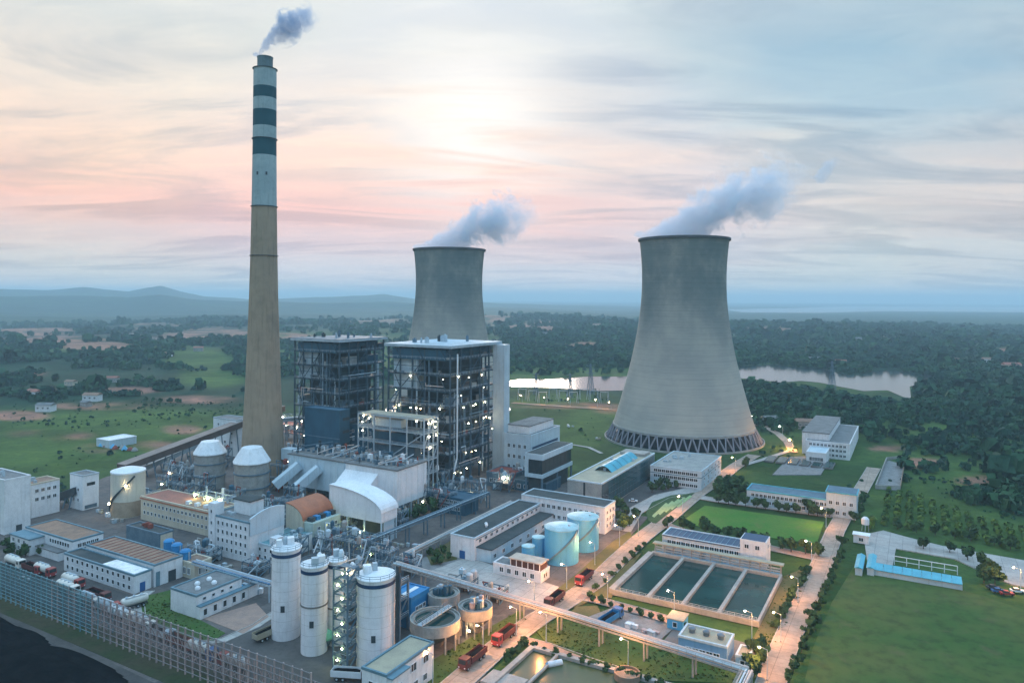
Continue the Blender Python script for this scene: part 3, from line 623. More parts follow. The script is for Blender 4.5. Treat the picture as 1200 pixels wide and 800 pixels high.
plume('steam_wisp', 'small detached wisp of steam high right of the lone tower', 'steam', (235, 541), 197,
      [(-9,0,-5,3),(-4,0,0,6),(0.5,0,4,8.5),(4,0,8,8.5),(9,0,10,6),(14,0,11,3)], 0.07, (0.66,0.78,0.92), 5, 0.07, group='steam and smoke plumes')
# ------------------------------------------------------------------ chimney
ch = thing('chimney', 'very tall tapering chimney with dark and pale bands near its top', 'chimney', CHP, 0.0)
pale_band = mat('pale_teal_band', (0.36, 0.45, 0.46), (0.29, 0.38, 0.40), 0.08, 0.8, fine=0.3, fscale=0.3, streak=0.4)
dark_band = mat('dark_teal_band', (0.014, 0.080, 0.105), (0.010, 0.064, 0.086), 0.08, 0.8, fine=0.2, fscale=0.3, streak=0.2)
shaft_m = mat('chimney_concrete', (0.35, 0.275, 0.195), (0.27, 0.22, 0.165), 0.03, 0.9, fine=0.35, fscale=0.15, streak=0.45)
zk = [0,20,45,70,100,130,160,190,232]; rk = [13.0,11.4,10.0,9.0,7.9,7.2,6.7,6.4,6.2]
rc = lambda z: float(np.interp(z, zk, rk))
yz = lambda py: hz(312, py, CHP[1])
cuts = [0, yz(243), yz(183), yz(163), yz(149), yz(130), yz(116), yz(103), yz(81)]
for i, (z0, z1) in enumerate(zip(cuts[:-1], cuts[1:])):
    zs_ = np.linspace(z0, z1, max(2, int((z1-z0)/12)+2)); m_ = shaft_m if i == 0 else (pale_band if i % 2 == 1 else dark_band)
    ob('concrete_shaft' if i == 0 else 'painted_band', MB().lathe([(rc(z), z) for z in zs_], 40, cap1=(i == len(cuts)-2)), m_, ch, smooth=False)
ob('flue_liner', MB().lathe([(4.2,yz(81)-1),(4.2,yz(69)),(4.35,yz(69)+0.2),(4.35,yz(67.4)),(3.7,yz(67.4)),(3.7,yz(75))], 32), mat('flue_grey', (0.13,0.19,0.21), None, 0.3, 0.8, streak=0.3), ch)
for zp in (yz(243)+0.2, yz(81)-0.4, yz(163)-0.3, yz(300)):
    ob('platform', MB().lathe([(rc(zp)-0.2,zp),(rc(zp)+0.55,zp),(rc(zp)+0.55,zp+0.25),(rc(zp)-0.2,zp+0.3)], 40), steeld, ch)
for a_ in (-105, -62):
    q = math.radians(a_); z_ = yz(207); ob('opening', MB().box(-0.5,0.5,-0.12,0.12,0,1.8), steeld, ch, (rc(z_)*math.cos(q), rc(z_)*math.sin(q), z_), q+math.pi/2)
# ------------------------------------------------------------------ generic steel frame
def frame(root, x0, x1, y0, y1, z0, levels, nx, ny, cm, bm, cw=0.9, bw=0.5, floors=None, brace=True, rail=False, inner=False):
    cme = MB().box(-cw/2, cw/2, -cw/2, cw/2, z0, levels[-1]).mesh('column'); cme.materials.append(cm)
    xs = np.linspace(x0, x1, nx); ys = np.linspace(y0, y1, ny)
    for i, x in enumerate(xs):
        for j, y in enumerate(ys):
            if inner or i in (0, nx-1) or j in (0, ny-1): ob('column', cme, None, root, (x, y, 0))
    bx_ = MB().box(x0, x1, -bw*0.35, bw*0.35, -bw, 0).mesh('beam'); bx_.materials.append(bm)
    by_ = MB().box(-bw*0.34, bw*0.34, y0, y1, -bw*0.98, -0.01).mesh('beam'); by_.materials.append(bm)
    for l in levels:
        for y in (y0, y1): ob('beam', bx_, None, root, (0, y, l))
        for x in (x0, x1): ob('beam', by_, None, root, (x, 0, l))
    if floors:
        fm = MB().box(x0+0.5, x1-0.5, y0+0.5, y1-0.5, -0.25, 0.02).mesh('floor_deck'); fm.materials.append(floors)
        for l in levels[:-1]: ob('floor_deck', fm, None, root, (0, 0, l))
    if brace:
        prev = z0
        for k, l in enumerate(levels):
            i = (k % (nx-1)); ob('brace', MB().bar((xs[i], y0-0.02, prev), (xs[i+1], y0-0.02, l), 0.4), bm, root)
            j = (k % (ny-1)); ob('brace', MB().bar((x1+0.02, ys[j], prev), (x1+0.02, ys[j+1], l), 0.4), bm, root)
            prev = l
    if rail:
        for l in levels:
            mb = MB()
            for dz_ in (0.6, 1.15):
                mb.bar((x0,y0-0.35,l+dz_),(x1+0.3,y0-0.35,l+dz_),0.12); mb.bar((x1+0.3,y0-0.35,l+dz_),(x1+0.3,y1,l+dz_),0.12)
            for x in np.linspace(x0, x1, max(3, int((x1-x0)/3))): mb.bar((x,y0-0.35,l-0.1),(x,y0-0.35,l+1.15),0.1)
            for y in np.linspace(y0, y1, max(3, int((y1-y0)/3))): mb.bar((x1+0.3,y,l-0.1),(x1+0.3,y,l+1.15),0.1)
            ob('handrail', mb, steell, root)
def boiler_house(label, front, z, xl, xr, base_lamps, seed, roofm, stairs=True):
    P = g(*front, z); Lb = along(P, (-ax_b[0], -ax_b[1]), xl, front[1]); La = along(P, ax_a, xr, front[1])
    t = thing('boiler_house', label, 'boiler house', P, group='twin boiler houses'); rr = random.Random(seed)
    lev = list(np.linspace(9, z-8, 8))+[z-1.2]
    frame(t, -Lb, -0.5, 0.5, La, 0, lev, 6, 6, boilersteel, boilersteel, 0.8, 0.7, floors=steeld, rail=True)
    for l0, l1 in zip(lev[:-1], lev[1:]):
        zm = (l0+l1)/2
        ob('girt', MB().box(-Lb+0.5, -1, 0.35, 0.6, zm-0.15, zm+0.15), boilersteel, t); ob('girt', MB().box(-0.62, -0.37, 1, La-0.6, zm-0.15, zm+0.15), boilersteel, t)
    for k in range(14):
        l = lev[rr.randrange(0, 8)]; u = rr.random()*0.8+0.05; w = rr.uniform(0.08, 0.25)
        if k % 2: ob('equipment', MB().box(-Lb*(u+w), -Lb*u, 2.0, 6.0, l+0.1, l+rr.uniform(2.0, 5.5)), rr.choice([steeld, bunkerm, steelb, concrete]), t)
        else: ob('equipment', MB().box(-6, -2.0, La*u, La*(u+w), l+0.1, l+rr.uniform(2.0, 5.5)), rr.choice([steeld, bunkerm, steelb, concrete]), t)
    pal = [steeld, bunkerm, steelb, concrete, darkconc, boilersteel, panelm, brownsteel, rustm]
    for k in range(90):
        l = lev[rr.randrange(0, 8)]; w = rr.uniform(1.2, 5.0); hh = rr.uniform(0.8, 4.2); u = rr.random()
        if k % 2: x = -Lb*u*0.94-1; m_b = MB().box(x-w/2, x+w/2, rr.uniform(0.9,1.6), rr.uniform(2.2,4.0), l+0.05, l+hh)
        else: y = La*(0.03+u*0.93); m_b = MB().box(-rr.uniform(2.4,4.2), -rr.uniform(1.0,1.6), y-w/2, y+w/2, l+0.05, l+hh)
        ob('equipment', m_b, rr.choice(pal[:6] if k % 5 else pal), t)
    for k in range(16):
        l = lev[rr.randrange(0, 7)]; r_ = rr.uniform(0.3, 0.8); u0, u1 = sorted((rr.random(), rr.random()))
        if k % 2: ob('pipe', MB().path([(-Lb*u0, 0.2, l+2.5), (-Lb*u1, 0.2, l+2.5), (-Lb*u1, 0.2, l+rr.uniform(-7, 9))], r_, 6), rr.choice([steell, steelb, pipem, concrete]), t)
        else: ob('pipe', MB().path([(-0.1, La*u0, l+2.5), (-0.1, La*u1, l+2.5), (-0.1, La*u1, l+rr.uniform(-7, 9))], r_, 6), rr.choice([steell, steelb, pipem, concrete]), t)
    for k in range(int(len(base_lamps)*0.9)):
        l = lev[rr.randrange(0, 6)]-rr.uniform(0.6, 2.4); rl = rr.choice([0.14, 0.18, 0.24])
        lampball(t, (-Lb*rr.random(), 1.2, l) if k % 2 else (-1.2, La*rr.random(), l), rr.choice([lampw, lampd, lampd, lampy]), rl, 'work_lamp')
    for k in range(3):
        x = -Lb*(0.12+0.36*k); zz0 = 0.0
        fl = MB()
        for q in range(len(lev)-1): fl.bar((x+(2.4 if q % 2 else -2.4), -0.1, lev[q]), (x+(-2.4 if q % 2 else 2.4), -0.1, lev[q+1]), 0.5, 0.2)
        ob('stair', fl, boilersteel, t)
    e = 1.6
    ob('roof', MB().box(-Lb-e, e, -e, La+e, z-1.15, z), roofm, t)
    ob('fascia', MB().box(-Lb-e-0.1, e+0.1, -e-0.1, -e+0.3, z-1.6, z-0.3).box(e-0.3, e+0.1, -e+0.3, La+e+0.1, z-1.6, z-0.3), steell, t)
    ob('upper_cladding', MB().box(-Lb+3, -3, 0.2, La-3, z-8.5, z-2.6), bunkerm, t)
    # boiler casing, ducts and drum inside the frame
    ob('boiler_casing', MB().box(-Lb*0.86, -Lb*0.16, La*0.2, La*0.86, 6, z-7), steeld, t)
    ob('side_cladding', MB().box(-Lb*0.96, -Lb*0.55, 3, La*0.2, lev[5], lev[7]), panelm, t)
    for k in range(4):
        x = -Lb*rr.uniform(0.15, 0.9); l = lev[rr.randrange(0, 6)]; w = rr.uniform(3, 7); hh = rr.uniform(3, 7)
        ob('duct', MB().box(x-w/2, x+w/2, 1.6, La*0.3, l+0.5, l+hh), rr.choice([panelm, bunkerm, steelb, steelb]), t)
    for k in range(7):
        y = La*rr.uniform(0.1, 0.9); l = lev[rr.randrange(0, 7)]; w = rr.uniform(3, 6); hh = rr.uniform(2, 6)
        ob('duct', MB().box(-Lb*0.25, -1.6, y-w/2, y+w/2, l+0.5, l+hh), rr.choice([panelm, bunkerm, steelb, bunkerm]), t)
    for k in range(6):
        x = -Lb*rr.uniform(0.1, 0.9); ob('pipe', MB().cyl(x, 0.9, 2, lev[rr.randrange(4, 8)], 0.5, 8), steell if k % 2 else steelb, t)
    for k in range(5):
        y = La*rr.uniform(0.1, 0.9); ob('pipe', MB().cyl(-0.9, y, 2, lev[rr.randrange(4, 8)], 0.45, 8), steell if k % 2 else steelb, t)
    for f, uu, ll in base_lamps:
        l = lev[ll]-1.6
        if f == 'f': lampball(t, (-Lb*uu, -0.7, l+rr.uniform(-1.5,0.8)), rr.choice([lampw, lampw, lampd]), rr.choice([0.17, 0.22, 0.28]), 'work_lamp')
        else: lampball(t, (0.3, La*uu, l+rr.uniform(-1.5,0.8)), rr.choice([lampw, lampw, lampd]), rr.choice([0.17, 0.22, 0.28]), 'work_lamp')
    for k in range(7):
        x, y = -Lb*rr.uniform(0.1, 0.9), La*rr.uniform(0.15, 0.85); w = rr.uniform(0.8, 2.2); hh = rr.uniform(1.5, 4.2)
        mb = MB().box(x-w/2, x+w/2, y-w/2, y+w/2, z-0.1, z+hh); mb.cyl(x, y, z+hh, z+hh+0.6, w*0.3, 8)
        ob('roof_vent', mb, rr.choice([steeld, steelb, steell]), t)
    mb = MB()
    for dz_ in (0.6, 1.2): mb.bar((-Lb-1.2,-1.2,z+dz_),(1.2,-1.2,z+dz_),0.12); mb.bar((1.2,-1.2,z+dz_),(1.2,La,z+dz_),0.12)
    ob('roof_handrail', mb, steell, t)
    return t, Lb, La, lev
bh2, Lb2, La2, lev2 = boiler_house('nearer boiler house with lit open steel floors and pale flat roof', (528,405), 78, 455, 584,
    [('f',0.62,6),('f',0.86,4),('f',0.80,4),('f',0.70,3),('f',0.52,4),('f',0.45,4),('f',0.28,3),('f',0.22,3),('f',0.15,4),('f',0.10,6),('f',0.9,3),
     ('r',0.15,6),('r',0.35,6),('r',0.62,6),('r',0.2,5),('r',0.45,4),('r',0.25,4),('r',0.7,4),('r',0.5,3),('r',0.72,3),('r',0.35,3),('r',0.8,3),('r',0.3,1),('r',0.5,1),('r',0.42,1),('r',0.6,0),('r',0.2,0)], 5, panelm)
# tall pale lift shaft and lit downpipe on its right face
ob('lift_shaft', MB().box(-0.5, 7.5, La2-5.5, La2+1.0, 0, 76.3), panelm, bh2)
ob('downpipe', MB().path([(0.9,5.6,73),(1.6,4.6,69),(1.6,4.6,16),(1.4,2.6,10),(0.6,1.6,2)], 0.95, 8), whitem, bh2)
bh1, Lb1, La1, lev1 = boiler_house('farther boiler house with dark steel frame behind the first', (398,398), 78, 345, 450,
    [('f',0.5,2),('f',0.3,1),('f',0.75,1),('f',0.2,2),('r',0.5,2)], 9, steelb)
# ------------------------------------------------------------------ pipe gallery structure in front of the boiler (lit open frame)
def open_frame(name, label, cat, front, z, xl, xr, levels, nx, ny, cm, fl, lamps=(), group=None, Lb=None, La=None, **kw):
    P = g(*front, z); Lb = Lb or along(P, (-ax_b[0], -ax_b[1]), xl, front[1]); La = La or along(P, ax_a, xr, front[1])
    t = thing(name, label, cat, P, group=group)
    frame(t, -Lb, 0, 0, La, 0, levels, nx, ny, cm, cm, 0.6, 0.5, floors=fl, rail=True, **kw)
    for f, uu, l in lamps:
        lampball(t, (-Lb*uu, -0.6, l) if f == 'f' else (0.6, La*uu, l), lampw, 0.27, 'work_lamp')
    return t, Lb, La
t, a1, a2 = open_frame('deaerator_frame', 'pale open steel frame with lit decks before the near boiler house', 'steel frame', (497,492), 42, 420, 513, [14,21,28,35,42], 5, 4, steell, steelb,
    [('f',0.9,41),('f',0.82,40),('f',0.92,33),('f',0.1,41),('r',0.25,40),('r',0.5,40),('r',0.75,40),('r',0.3,33),('r',0.4,27),('r',0.8,33)])
ob('top_deck', MB().box(-a1+0.6, -0.6, 0.6, a2-0.6, 41.2, 42.3), beigeroof, t)
for k in range(5):
    u = random.uniform(0.1, 0.8); ob('vessel', MB().lathe([(0.3,15+0.2),(1.9,15.6),(1.9,19.4),(0.3,20)], 14, -a1*u-1, a2*0.45), panelm, t)
for k, l in enumerate((21.6, 28.6, 35.6)):
    ob('duct', MB().box(-a1*0.85, -a1*(0.2+0.1*k), a2*0.3, a2*0.7, l, l+4.2), [steelb, bunkerm, panelm][k], t)
# ------------------------------------------------------------------ bunker, flue gas ducts, precipitators
bk = Bld('bunker_bay', 'dark blue clad bunker block between chimney and boiler frame', 'bunker', (398,481), 42, 357, 410, bunkerm, bunkerm, bunkerm)
for zz_ in (22, 29, 36): bk.part('louvre', MB().box(-0.05,0.12,2.5,7.5,zz_,zz_+1.6), steeld)
bk.band('f', 26, 26.5, steelb)
cb = Bld('transfer_house', 'dark blue clad transfer house left of the boiler frame', 'industrial building', (440,500), 24, 408, 452, bunkerm, steelb, bunkerm)
cb.wins('f', 4, [8, 14, 19], 1.4, 1.6)
def duct_box(name, label, front, z, xl, xr, z0, wall=panelm, **kw):
    P = g(*front, z); Lb = along(P, (-ax_b[0], -ax_b[1]), xl, front[1]); La = kw.get('La') or along(P, ax_a, xr, front[1])
    t = thing(name, label, 'precipitator', P, group='dust precipitators')
    ob('casing', MB().box(-Lb, 0, 0, La, z0, z-0.4), wall, t)
    ob('roof_deck', MB().box(-Lb-0.4, 0.4, -0.4, La+0.4, z-0.38, z), darkconc, t)
    for k in range(6):                                         # hoppers below
        x = -Lb*(k+0.5)/6; ob('hopper', MB().add([(x-Lb/13,0.6,z0),(x+Lb/13,0.6,z0),(x+Lb/13,La*0.5,z0),(x-Lb/13,La*0.5,z0),(x-0.4,La*0.2,z0-4),(x+0.4,La*0.2,z0-4),(x+0.4,La*0.25,z0-4),(x-0.4,La*0.25,z0-4)],[(0,1,2,3),(4,7,6,5),(0,4,5,1),(1,5,6,2),(2,6,7,3),(3,7,4,0)]), steelb, t)
    for k in range(5):
        x = -Lb*k/4.0; ob('leg', MB().box(x-0.35+(0.35 if k==4 else 0)-(0.35 if k==0 else 0), x+0.35+(0.35 if k==4 else 0)-(0.35 if k==0 else 0), 0.1, 0.8, 0, z0-0.01), steell, t)
    for k in range(4): ob('leg', MB().box(-0.8, -0.1, La*(k+1)/4-0.8, La*(k+1)/4-0.1, 0, z0-0.01), steell, t)
    rr = random.Random(int(Lb*7))
    for k in range(26):
        x, y, r_ = -Lb*rr.uniform(0.03,0.97), La*rr.uniform(0.05,0.95), rr.uniform(0.3,1.0); h_ = rr.uniform(0.8,3.6)
        ob('deck_unit', MB().box(x-r_,x+r_,y-r_,y+r_,z-0.02,z+h_) if k % 3 else MB().lathe([(r_*0.5,z-0.02),(r_*0.5,z+h_),(r_*0.2,z+h_+0.5)], 8, x, y, False, True), rr.choice([steelb,steell,steeld,bunkerm,rustm,whitem]), t)
    for k in range(5): x = -Lb*rr.uniform(0.05,0.95); ob('deck_pipe', MB().path([(x,0.5,z+1.0+0.3*k),(x+rr.uniform(-6,6),La*0.5,z+1.0+0.3*k),(x+rr.uniform(-6,6),La-0.5,z+2.4)], 0.45, 6), rr.choice([steell,steelb,pipem]), t)
    for k in range(10):
        x = -Lb*(k+0.5)/10; ob('rapper', MB().box(x-0.5,x+0.5,La*0.3,La*0.3+1.2,z,z+1.3), steelb, t); ob('rapper', MB().box(x-0.5,x+0.5,La*0.7,La*0.7+1.2,z,z+1.3), steell, t)
    for x in np.arange(-Lb+2.5, -1, 4.5): ob('rib', MB().box(x-0.12,x+0.12,-0.2,0.05,z0,z-0.45), wall, t)
    for y in np.arange(2.5, La-1, 4.5): ob('rib', MB().box(-0.05,0.2,y-0.12,y+0.12,z0,z-0.45), wall, t)
    mb = MB()
    for dz_ in (0.6,1.2): mb.bar((-Lb,-0.3,z+dz_),(0.3,-0.3,z+dz_),0.1); mb.bar((0.3,-0.3,z+dz_),(0.3,La,z+dz_),0.1)
    ob('handrail', mb, steell, t)
    return t, Lb, La
d1, dl, da = duct_box('precipitator', 'white ribbed precipitator block with grey machinery deck on its roof', (465,551), 24, 405, 500, 7, whitem)
mb = MB().add([(-dl,-0.1,12),(-dl*0.35,-0.1,12),(-dl*0.35,-7,9),(-dl,-7,9),(-dl,-0.1,21),(-dl*0.35,-0.1,21),(-dl*0.35,-7,16),(-dl,-7,16)],[(0,1,5,4),(1,2,6,5),(2,3,7,6),(3,0,4,7),(4,5,6,7),(3,2,1,0)])
ob('outlet_duct', mb, whitem, d1)
d2, _, _ = duct_box('precipitator', 'pale blue precipitator block left of the white one', (403,541), 23, 338, 440, 7, panelm, La=26)
for k in range(2): ob('duct', MB().bar((-30+14*k, -0.5, 18), (-36+14*k, -11, 9), 4.5, 4.0), panelm, d2)
# vaulted white hall and small orange vaulted hall
def vault(name, label, front, zs, zt, xl, La, m, wallm, z0=0.0, cat='hall', nseg=10, openfront=False):
    P = g(*front, zs); Lb = along(P, (-ax_b[0], -ax_b[1]), xl, front[1]); t = thing(name, label, cat, P)
    prof = [(-Lb*(1-math.cos(math.pi/2*k/nseg))*1.0, zs+(zt-zs)*math.sin(math.pi/2*k/nseg)) for k in range(nseg+1)]   # quarter vault, high to the left
    pts = prof+[(-Lb, z0)]+[(0, z0)]
    n = len(pts)
    V = [(x, 0, z) for x, z in pts]+[(x, La, z) for x, z in pts]
    F = [tuple(range(n-1,-1,-1)), tuple(range(n, 2*n))]+[(i,(i+1)%n,(i+1)%n+n,i+n) for i in range(nseg, n)]
    ob('wall', MB().add(V, F), wallm, t)
    e = 0.5; outer = [(x+0.25, z+0.35) for x, z in prof]; mb = MB(); k = len(outer)
    V = [(x, -e, z) for x, z in outer]+[(x, La+e, z) for x, z in outer]+[(x, -e, z-0.3) for x, z in outer]+[(x, La+e, z-0.3) for x, z in outer]
    F = []
    for i in range(k-1): F += [(i,i+1,k+i+1,k+i), (i+1,i,2*k+i,2*k+i+1), (k+i,k+i+1,3*k+i+1,3*k+i)]
    F += [(0,k,3*k,2*k)]
    ob('vault_roof', mb.add(V, F), m, t)
    return t, Lb
v1, vl = vault('vaulted_hall', 'white hall with curved vault roof and open ground floor', (447,602), 13, 21.5, 386, 10.5, whitem, whitem, 9.0)
for k in range(4): ob('leg', MB().box(-vl*k/3-(0.6 if k==0 else 0)+(0.0 if k<3 else 0.6)-0.0, -vl*k/3+(0.6 if 0<k<3 else 0)+(1.2 if k==3 else 0), 0.05, 0.65, 0, 8.98), panelm, v1)
for k in range(4): ob('leg', MB().box(-vl*k/3-(0.6 if k==0 else 0)+(0.0 if k<3 else 0.6), -vl*k/3+(0.6 if 0<k<3 else 0)+(1.2 if k==3 else 0), 9.8, 10.4, 0, 8.98), panelm, v1)
ob('back_panel', MB().box(-vl+2, -2, 7, 7.4, 0, 8.95), steeld, v1); ob('end_panel', MB().box(-0.58, -0.3, 2, 9.0, 0, 8.9), panelm, v1)
for q in (0.2, 0.8): lampball(v1, (-vl*q-5, -1.2, 4.0), lampy, 0.4, 'work_lamp')
v2, vl2 = vault('gypsum_house', 'pale green house with curved orange roof beside the vaulted hall', (355,610), 11, 17, 335, 17, orangem, cream, 3.0, 'industrial building')
ob('side_gallery', MB().box(0.3, 5.5, 0.5, 16.5, 5, 10.5), mat('pale_green_sheet', (0.50,0.60,0.54), None, 0.2, 0.7, streak=0.3), v2)
for y in (3.5, 8.5, 13.5): window(v2, 5.5, y, 7.0, 1.4, 1.5, 'r')
for y in (1.2, 8, 15.8): ob('leg', MB().box(4.6,5.1,y-0.25,y+0.25,0,5), steell, v2)
for k in range(5): ob('fan_box', MB().box(1,3.6,1.5+3*k,3.6+3*k,10.5,12.2), bluesheet if k % 2 else steeld, v2)
# ------------------------------------------------------------------ conical roofed absorbers by the chimney
def absorber(label, base, r, zw, zt):
    P = g(*base); t = thing('absorber_tower', label, 'absorber tower', P, 0.2, 'absorber towers')
    ob('shell', MB().lathe([(r*0.93,0),(r*0.93,zw-0.4)], 16), concrete, t)
    ob('cone_roof', MB().lathe([(r*1.02,zw-0.5),(r*1.02,zw),(r*0.55,zt),(r*0.5,zt+0.1)], 12, cap1=True), whitem, t)
    for z_ in (zw*0.35, zw*0.7): ob('ring_beam', MB().lathe([(r*0.92,z_),(r*0.99,z_),(r*0.99,z_+0.5),(r*0.92,z_+0.5)], 16), steelb, t)
    return t
absorber('white conical topped absorber at the foot of the chimney', (295,585), 9.2, 20, 27)
absorber('white conical topped absorber left of the chimney behind lit pipework', (246,570), 8.6, 19, 25)
ft, fl_, fa_ = open_frame('scrubber_frame', 'green lit tangle of scrubber steelwork between the white absorbers', 'steel frame', (262,585), 13, 228, 276, [4.5,9,13], 4, 4, steell, steelb, brace=True)
for k in range(8):
    x, y = -fl_*random.uniform(0.05,0.95), fa_*random.uniform(0,0.9); ob('pipe', MB().cyl(x, y, 0.2, random.uniform(8,17), random.uniform(0.35,0.8), 10), random.choice([steell,whitem,steelb]), ft)
for u, y, l in [(0.2,-0.7,8.2),(0.5,-0.7,12),(0.8,-0.7,8.2),(0.35,-0.7,4),(0.65,-0.7,4),(0.95,-0.7,12.6),(0.1,-0.7,12.6),(0.5,-0.7,7.6)]: lampball(ft, (-fl_*u, y, l), lampy, 0.45, 'work_lamp')
st_, sl_, sa_ = open_frame('scrubber_frame', 'dark open steel frame beside the chimney foot with fans', 'steel frame', (336,588), 17, 322, 352, [4.5,9,13,17], 3, 3, steelb, steeld)
dk = thing('flue_duct', 'pale blue raised flue duct running right from the chimney foot', 'duct', g(335,570))
for k in range(3): ob('duct_section', MB().box(-6+9*k, 2.6+9*k, 2, 8, 14, 20), panelm if k != 1 else whitem, dk); ob('flange', MB().box(2.6+9*k, 3.0+9*k, 1.7, 8.3, 13.7, 20.3), steelb, dk)
for k in range(4): ob('leg', MB().box(-5+8*k, -4.4+8*k, 2.5, 3.1, 0, 14), steell, dk); ob('leg', MB().box(-5+8*k, -4.4+8*k, 7, 7.6, 0, 14), steell, dk)
# pale sloping conveyors near the boiler front
def gallery(name, label, p0, p1, w=3.2, h=3.0, m=panelm, roof=None, bents=4, group=None, legm=steelb, cat='conveyor'):
    p0, p1 = Vector(p0), Vector(p1); t = thing(name, label, cat, (p0.x, p0.y), 0.0, group); o = Vector((p0.x, p0.y, 0)); q0, q1 = p0-o, p1-o
    ob('gallery_body', MB().bar(q0, q1, w, h), m, t)
    up = Vector((0,0,h/2+0.14)); ob('gallery_roof', MB().bar(q0+up, q1+up, w+0.5, 0.22), roof or m, t)
    s = (q1-q0).normalized().cross(Vector((0,0,1))).normalized()
    for k in range(bents):
        c = q0.lerp(q1, (k+0.5)/bents)
        if c.z-h/2 < 1.5: continue
        for sg in (-1, 1): ob('leg', MB().bar(c+s*sg*w*0.35-Vector((0,0,h/2)), Vector((c.x+s.x*sg*w*0.7, c.y+s.y*sg*w*0.7, 0)), 0.5), legm, t)
        ob('cross_beam', MB().bar(c+s*w*0.5-Vector((0,0,h*0.5+0.2)), c-s*w*0.5-Vector((0,0,h*0.5+0.2)), 0.4), legm, t)
    return t
def P3(px, py, z): x, y = g(px, py, z); return (x, y, z)
gallery('conveyor_gallery', 'long brown roofed coal conveyor climbing to the boiler bunkers', P3(142,548,9), P3(330,478,26), 7.0, 3.6, brownsteel, mat('gallery_roof', (0.32,0.25,0.22), (0.25,0.20,0.18), 0.1, 0.85, fine=0.4), 10)
gallery('conveyor_gallery', 'low grey conveyor beneath the brown roofed coal conveyor', P3(160,552,5), P3(262,508,7), 3.4, 2.6, steell, concrete, 7)
gallery('conveyor_gallery', 'short white conveyor slanting before the pale steel frame', P3(432,532,16), P3(472,522,24), 2.6, 1.6, steelb, whitem, 2)
gallery('conveyor_gallery', 'short white conveyor slanting up beside the blue bunker', P3(378,522,18), P3(414,513,24), 2.6, 1.6, steelb, whitem, 2)
gallery('conveyor_gallery', 'dark covered conveyor leaving the small white transfer tower', P3(70,582,4), P3(92,574,9), 4.5, 3.4, steeld, steelb, 3)
gallery('cable_bridge', 'horizontal pale bridge running right from the chimney toward the bunker', P3(330,492,20), P3(362,489,20), 3.0, 2.0, steell, steell, 3, cat='bridge')
jh = Bld('junction_house', 'white conveyor junction house just left of the chimney', 'junction house', (278,492), 24, 250, 292, whitem, greyroof, steell, La=12)
jh.wins('f', 3, [8, 14, 19], 1.5, 1.5)
# lit steelwork behind chimney
bt, bl_, ba_ = open_frame('coal_unloading_frame', 'low steel shed with bright lamps right behind the chimney', 'steel frame', (372,492), 18, 325, 385, [6,12,18], 5, 3, steelb, rustm)
for u, l in [(0.15,17),(0.35,16),(0.5,11),(0.62,16.5),(0.75,11.5),(0.85,17),(0.25,10),(0.08,12)]: lampball(bt, (-bl_*u, -0.7, l), lampw2 if l > 16.5 else lampw, 0.45, 'work_lamp')
# ------------------------------------------------------------------ west side buildings
b = Bld('coal_sampling_tower', 'tall plain white tower block at the left picture edge', 'tower block', (5,562), 24, -30, 36, white, greyroof, white)
b.door('r', 6, 2.4, 3.0); b.units(2, 3)
b = Bld('coal_office', 'three storey white block with small square windows beside the tower block', 'office block', (37,567), 16, 22, 70, white, brownroof, cream)
b.wins('r', 4, [7.6, 11.6], 1.5, 1.5, 1.0, 1.0); b.units(2, 4)
b = Bld('transfer_tower', 'small white conveyor transfer tower with a dark slot window', 'transfer tower', (97,557), 17, 82, 116, whitem, greyroof, steell)
b.part('slot_window', MB().box(-0.05, 0.12, 2, b.La-2, 11.5, 13), glassm); b.part('base_band', MB().box(-0.05,0.1,1,b.La-1,0.5,2.2), steelb); b.wins('f', 2, [4, 9], 1.2, 1.4)
b = Bld('workshop_office', 'two storey white L shaped office with brown flat roof by coal yard', 'office building', (85,633), 8, 30, 121, white, brownroof, trim)
b.wins('r', 5, [4.6], 1.7, 1.5); b.wins('f', 8, [1.4, 4.8], 1.3, 1.5, 18, 2); b.band('r', 3.6, 4.0, trim)
wl = 20.0
b.part('porch', MB().box(-b.Lb-0.5, -b.Lb+14, -5.5, -0.02, 0, 6.2), white); b.part('porch_roof', MB().box(-b.Lb-0.9, -b.Lb+14.4, -5.9, -0.02, 6.2, 6.7), trim)
for x in (-b.Lb+2, -b.Lb+6, -b.Lb+10): window(b.root, x, -5.5, 1.2, 1.6, 1.6); window(b.root, x, -5.5, 3.9, 1.6, 1.5)
b.part('low_wing', MB().box(-b.Lb+14.02, -4, -3.2, -0.02, 0, 3.2), white); b.part('wing_roof', MB().box(-b.Lb+14.0, -3.8, -3.5, -0.02, 3.2, 3.5), greyroof)
b = Bld('main_workshop', 'large white workshop with brown metal roof and open doorway', 'workshop', (181,661), 8.2, 101, 214, white, brownroof, trim)
for k in range(14): b.part('roof_seam', MB().box(-b.Lb+1+k*(b.Lb-2)/13-0.1, -b.Lb+1+k*(b.Lb-2)/13+0.1, 0.6, b.La-0.6, 8.2-0.36, 8.2-0.2), rustm)
b.door('r', b.La*0.62, 3.0, 4.0, steeld); b.door('r', b.La*0.12, 1.6, 5.2, trim)
b = Bld('front_workshop', 'narrow two storey white annex with rows of windows and grey roof', 'annex', (157,673), 6.8, 75, 176, white, darkroof, trim, La=6.6)
b.wins('f', 13, [1.2, 4.2], 1.3, 1.4, 1, 1); b.door('r', 3.2, 2.0, 3.2, bluepaint)
b.part('white_roof_sheet', MB().box(-20, -0.5, 0.5, 6.1, 6.8-0.34, 6.8-0.2), mat('bright_white_sheet', (0.85,0.86,0.86), None, 0.5, 0.6))
b = Bld('skylight_hall', 'small white hall with four round skylights on grey roof', 'hall', (230,697), 7.7, 200, 283, white, greyroof, trim)
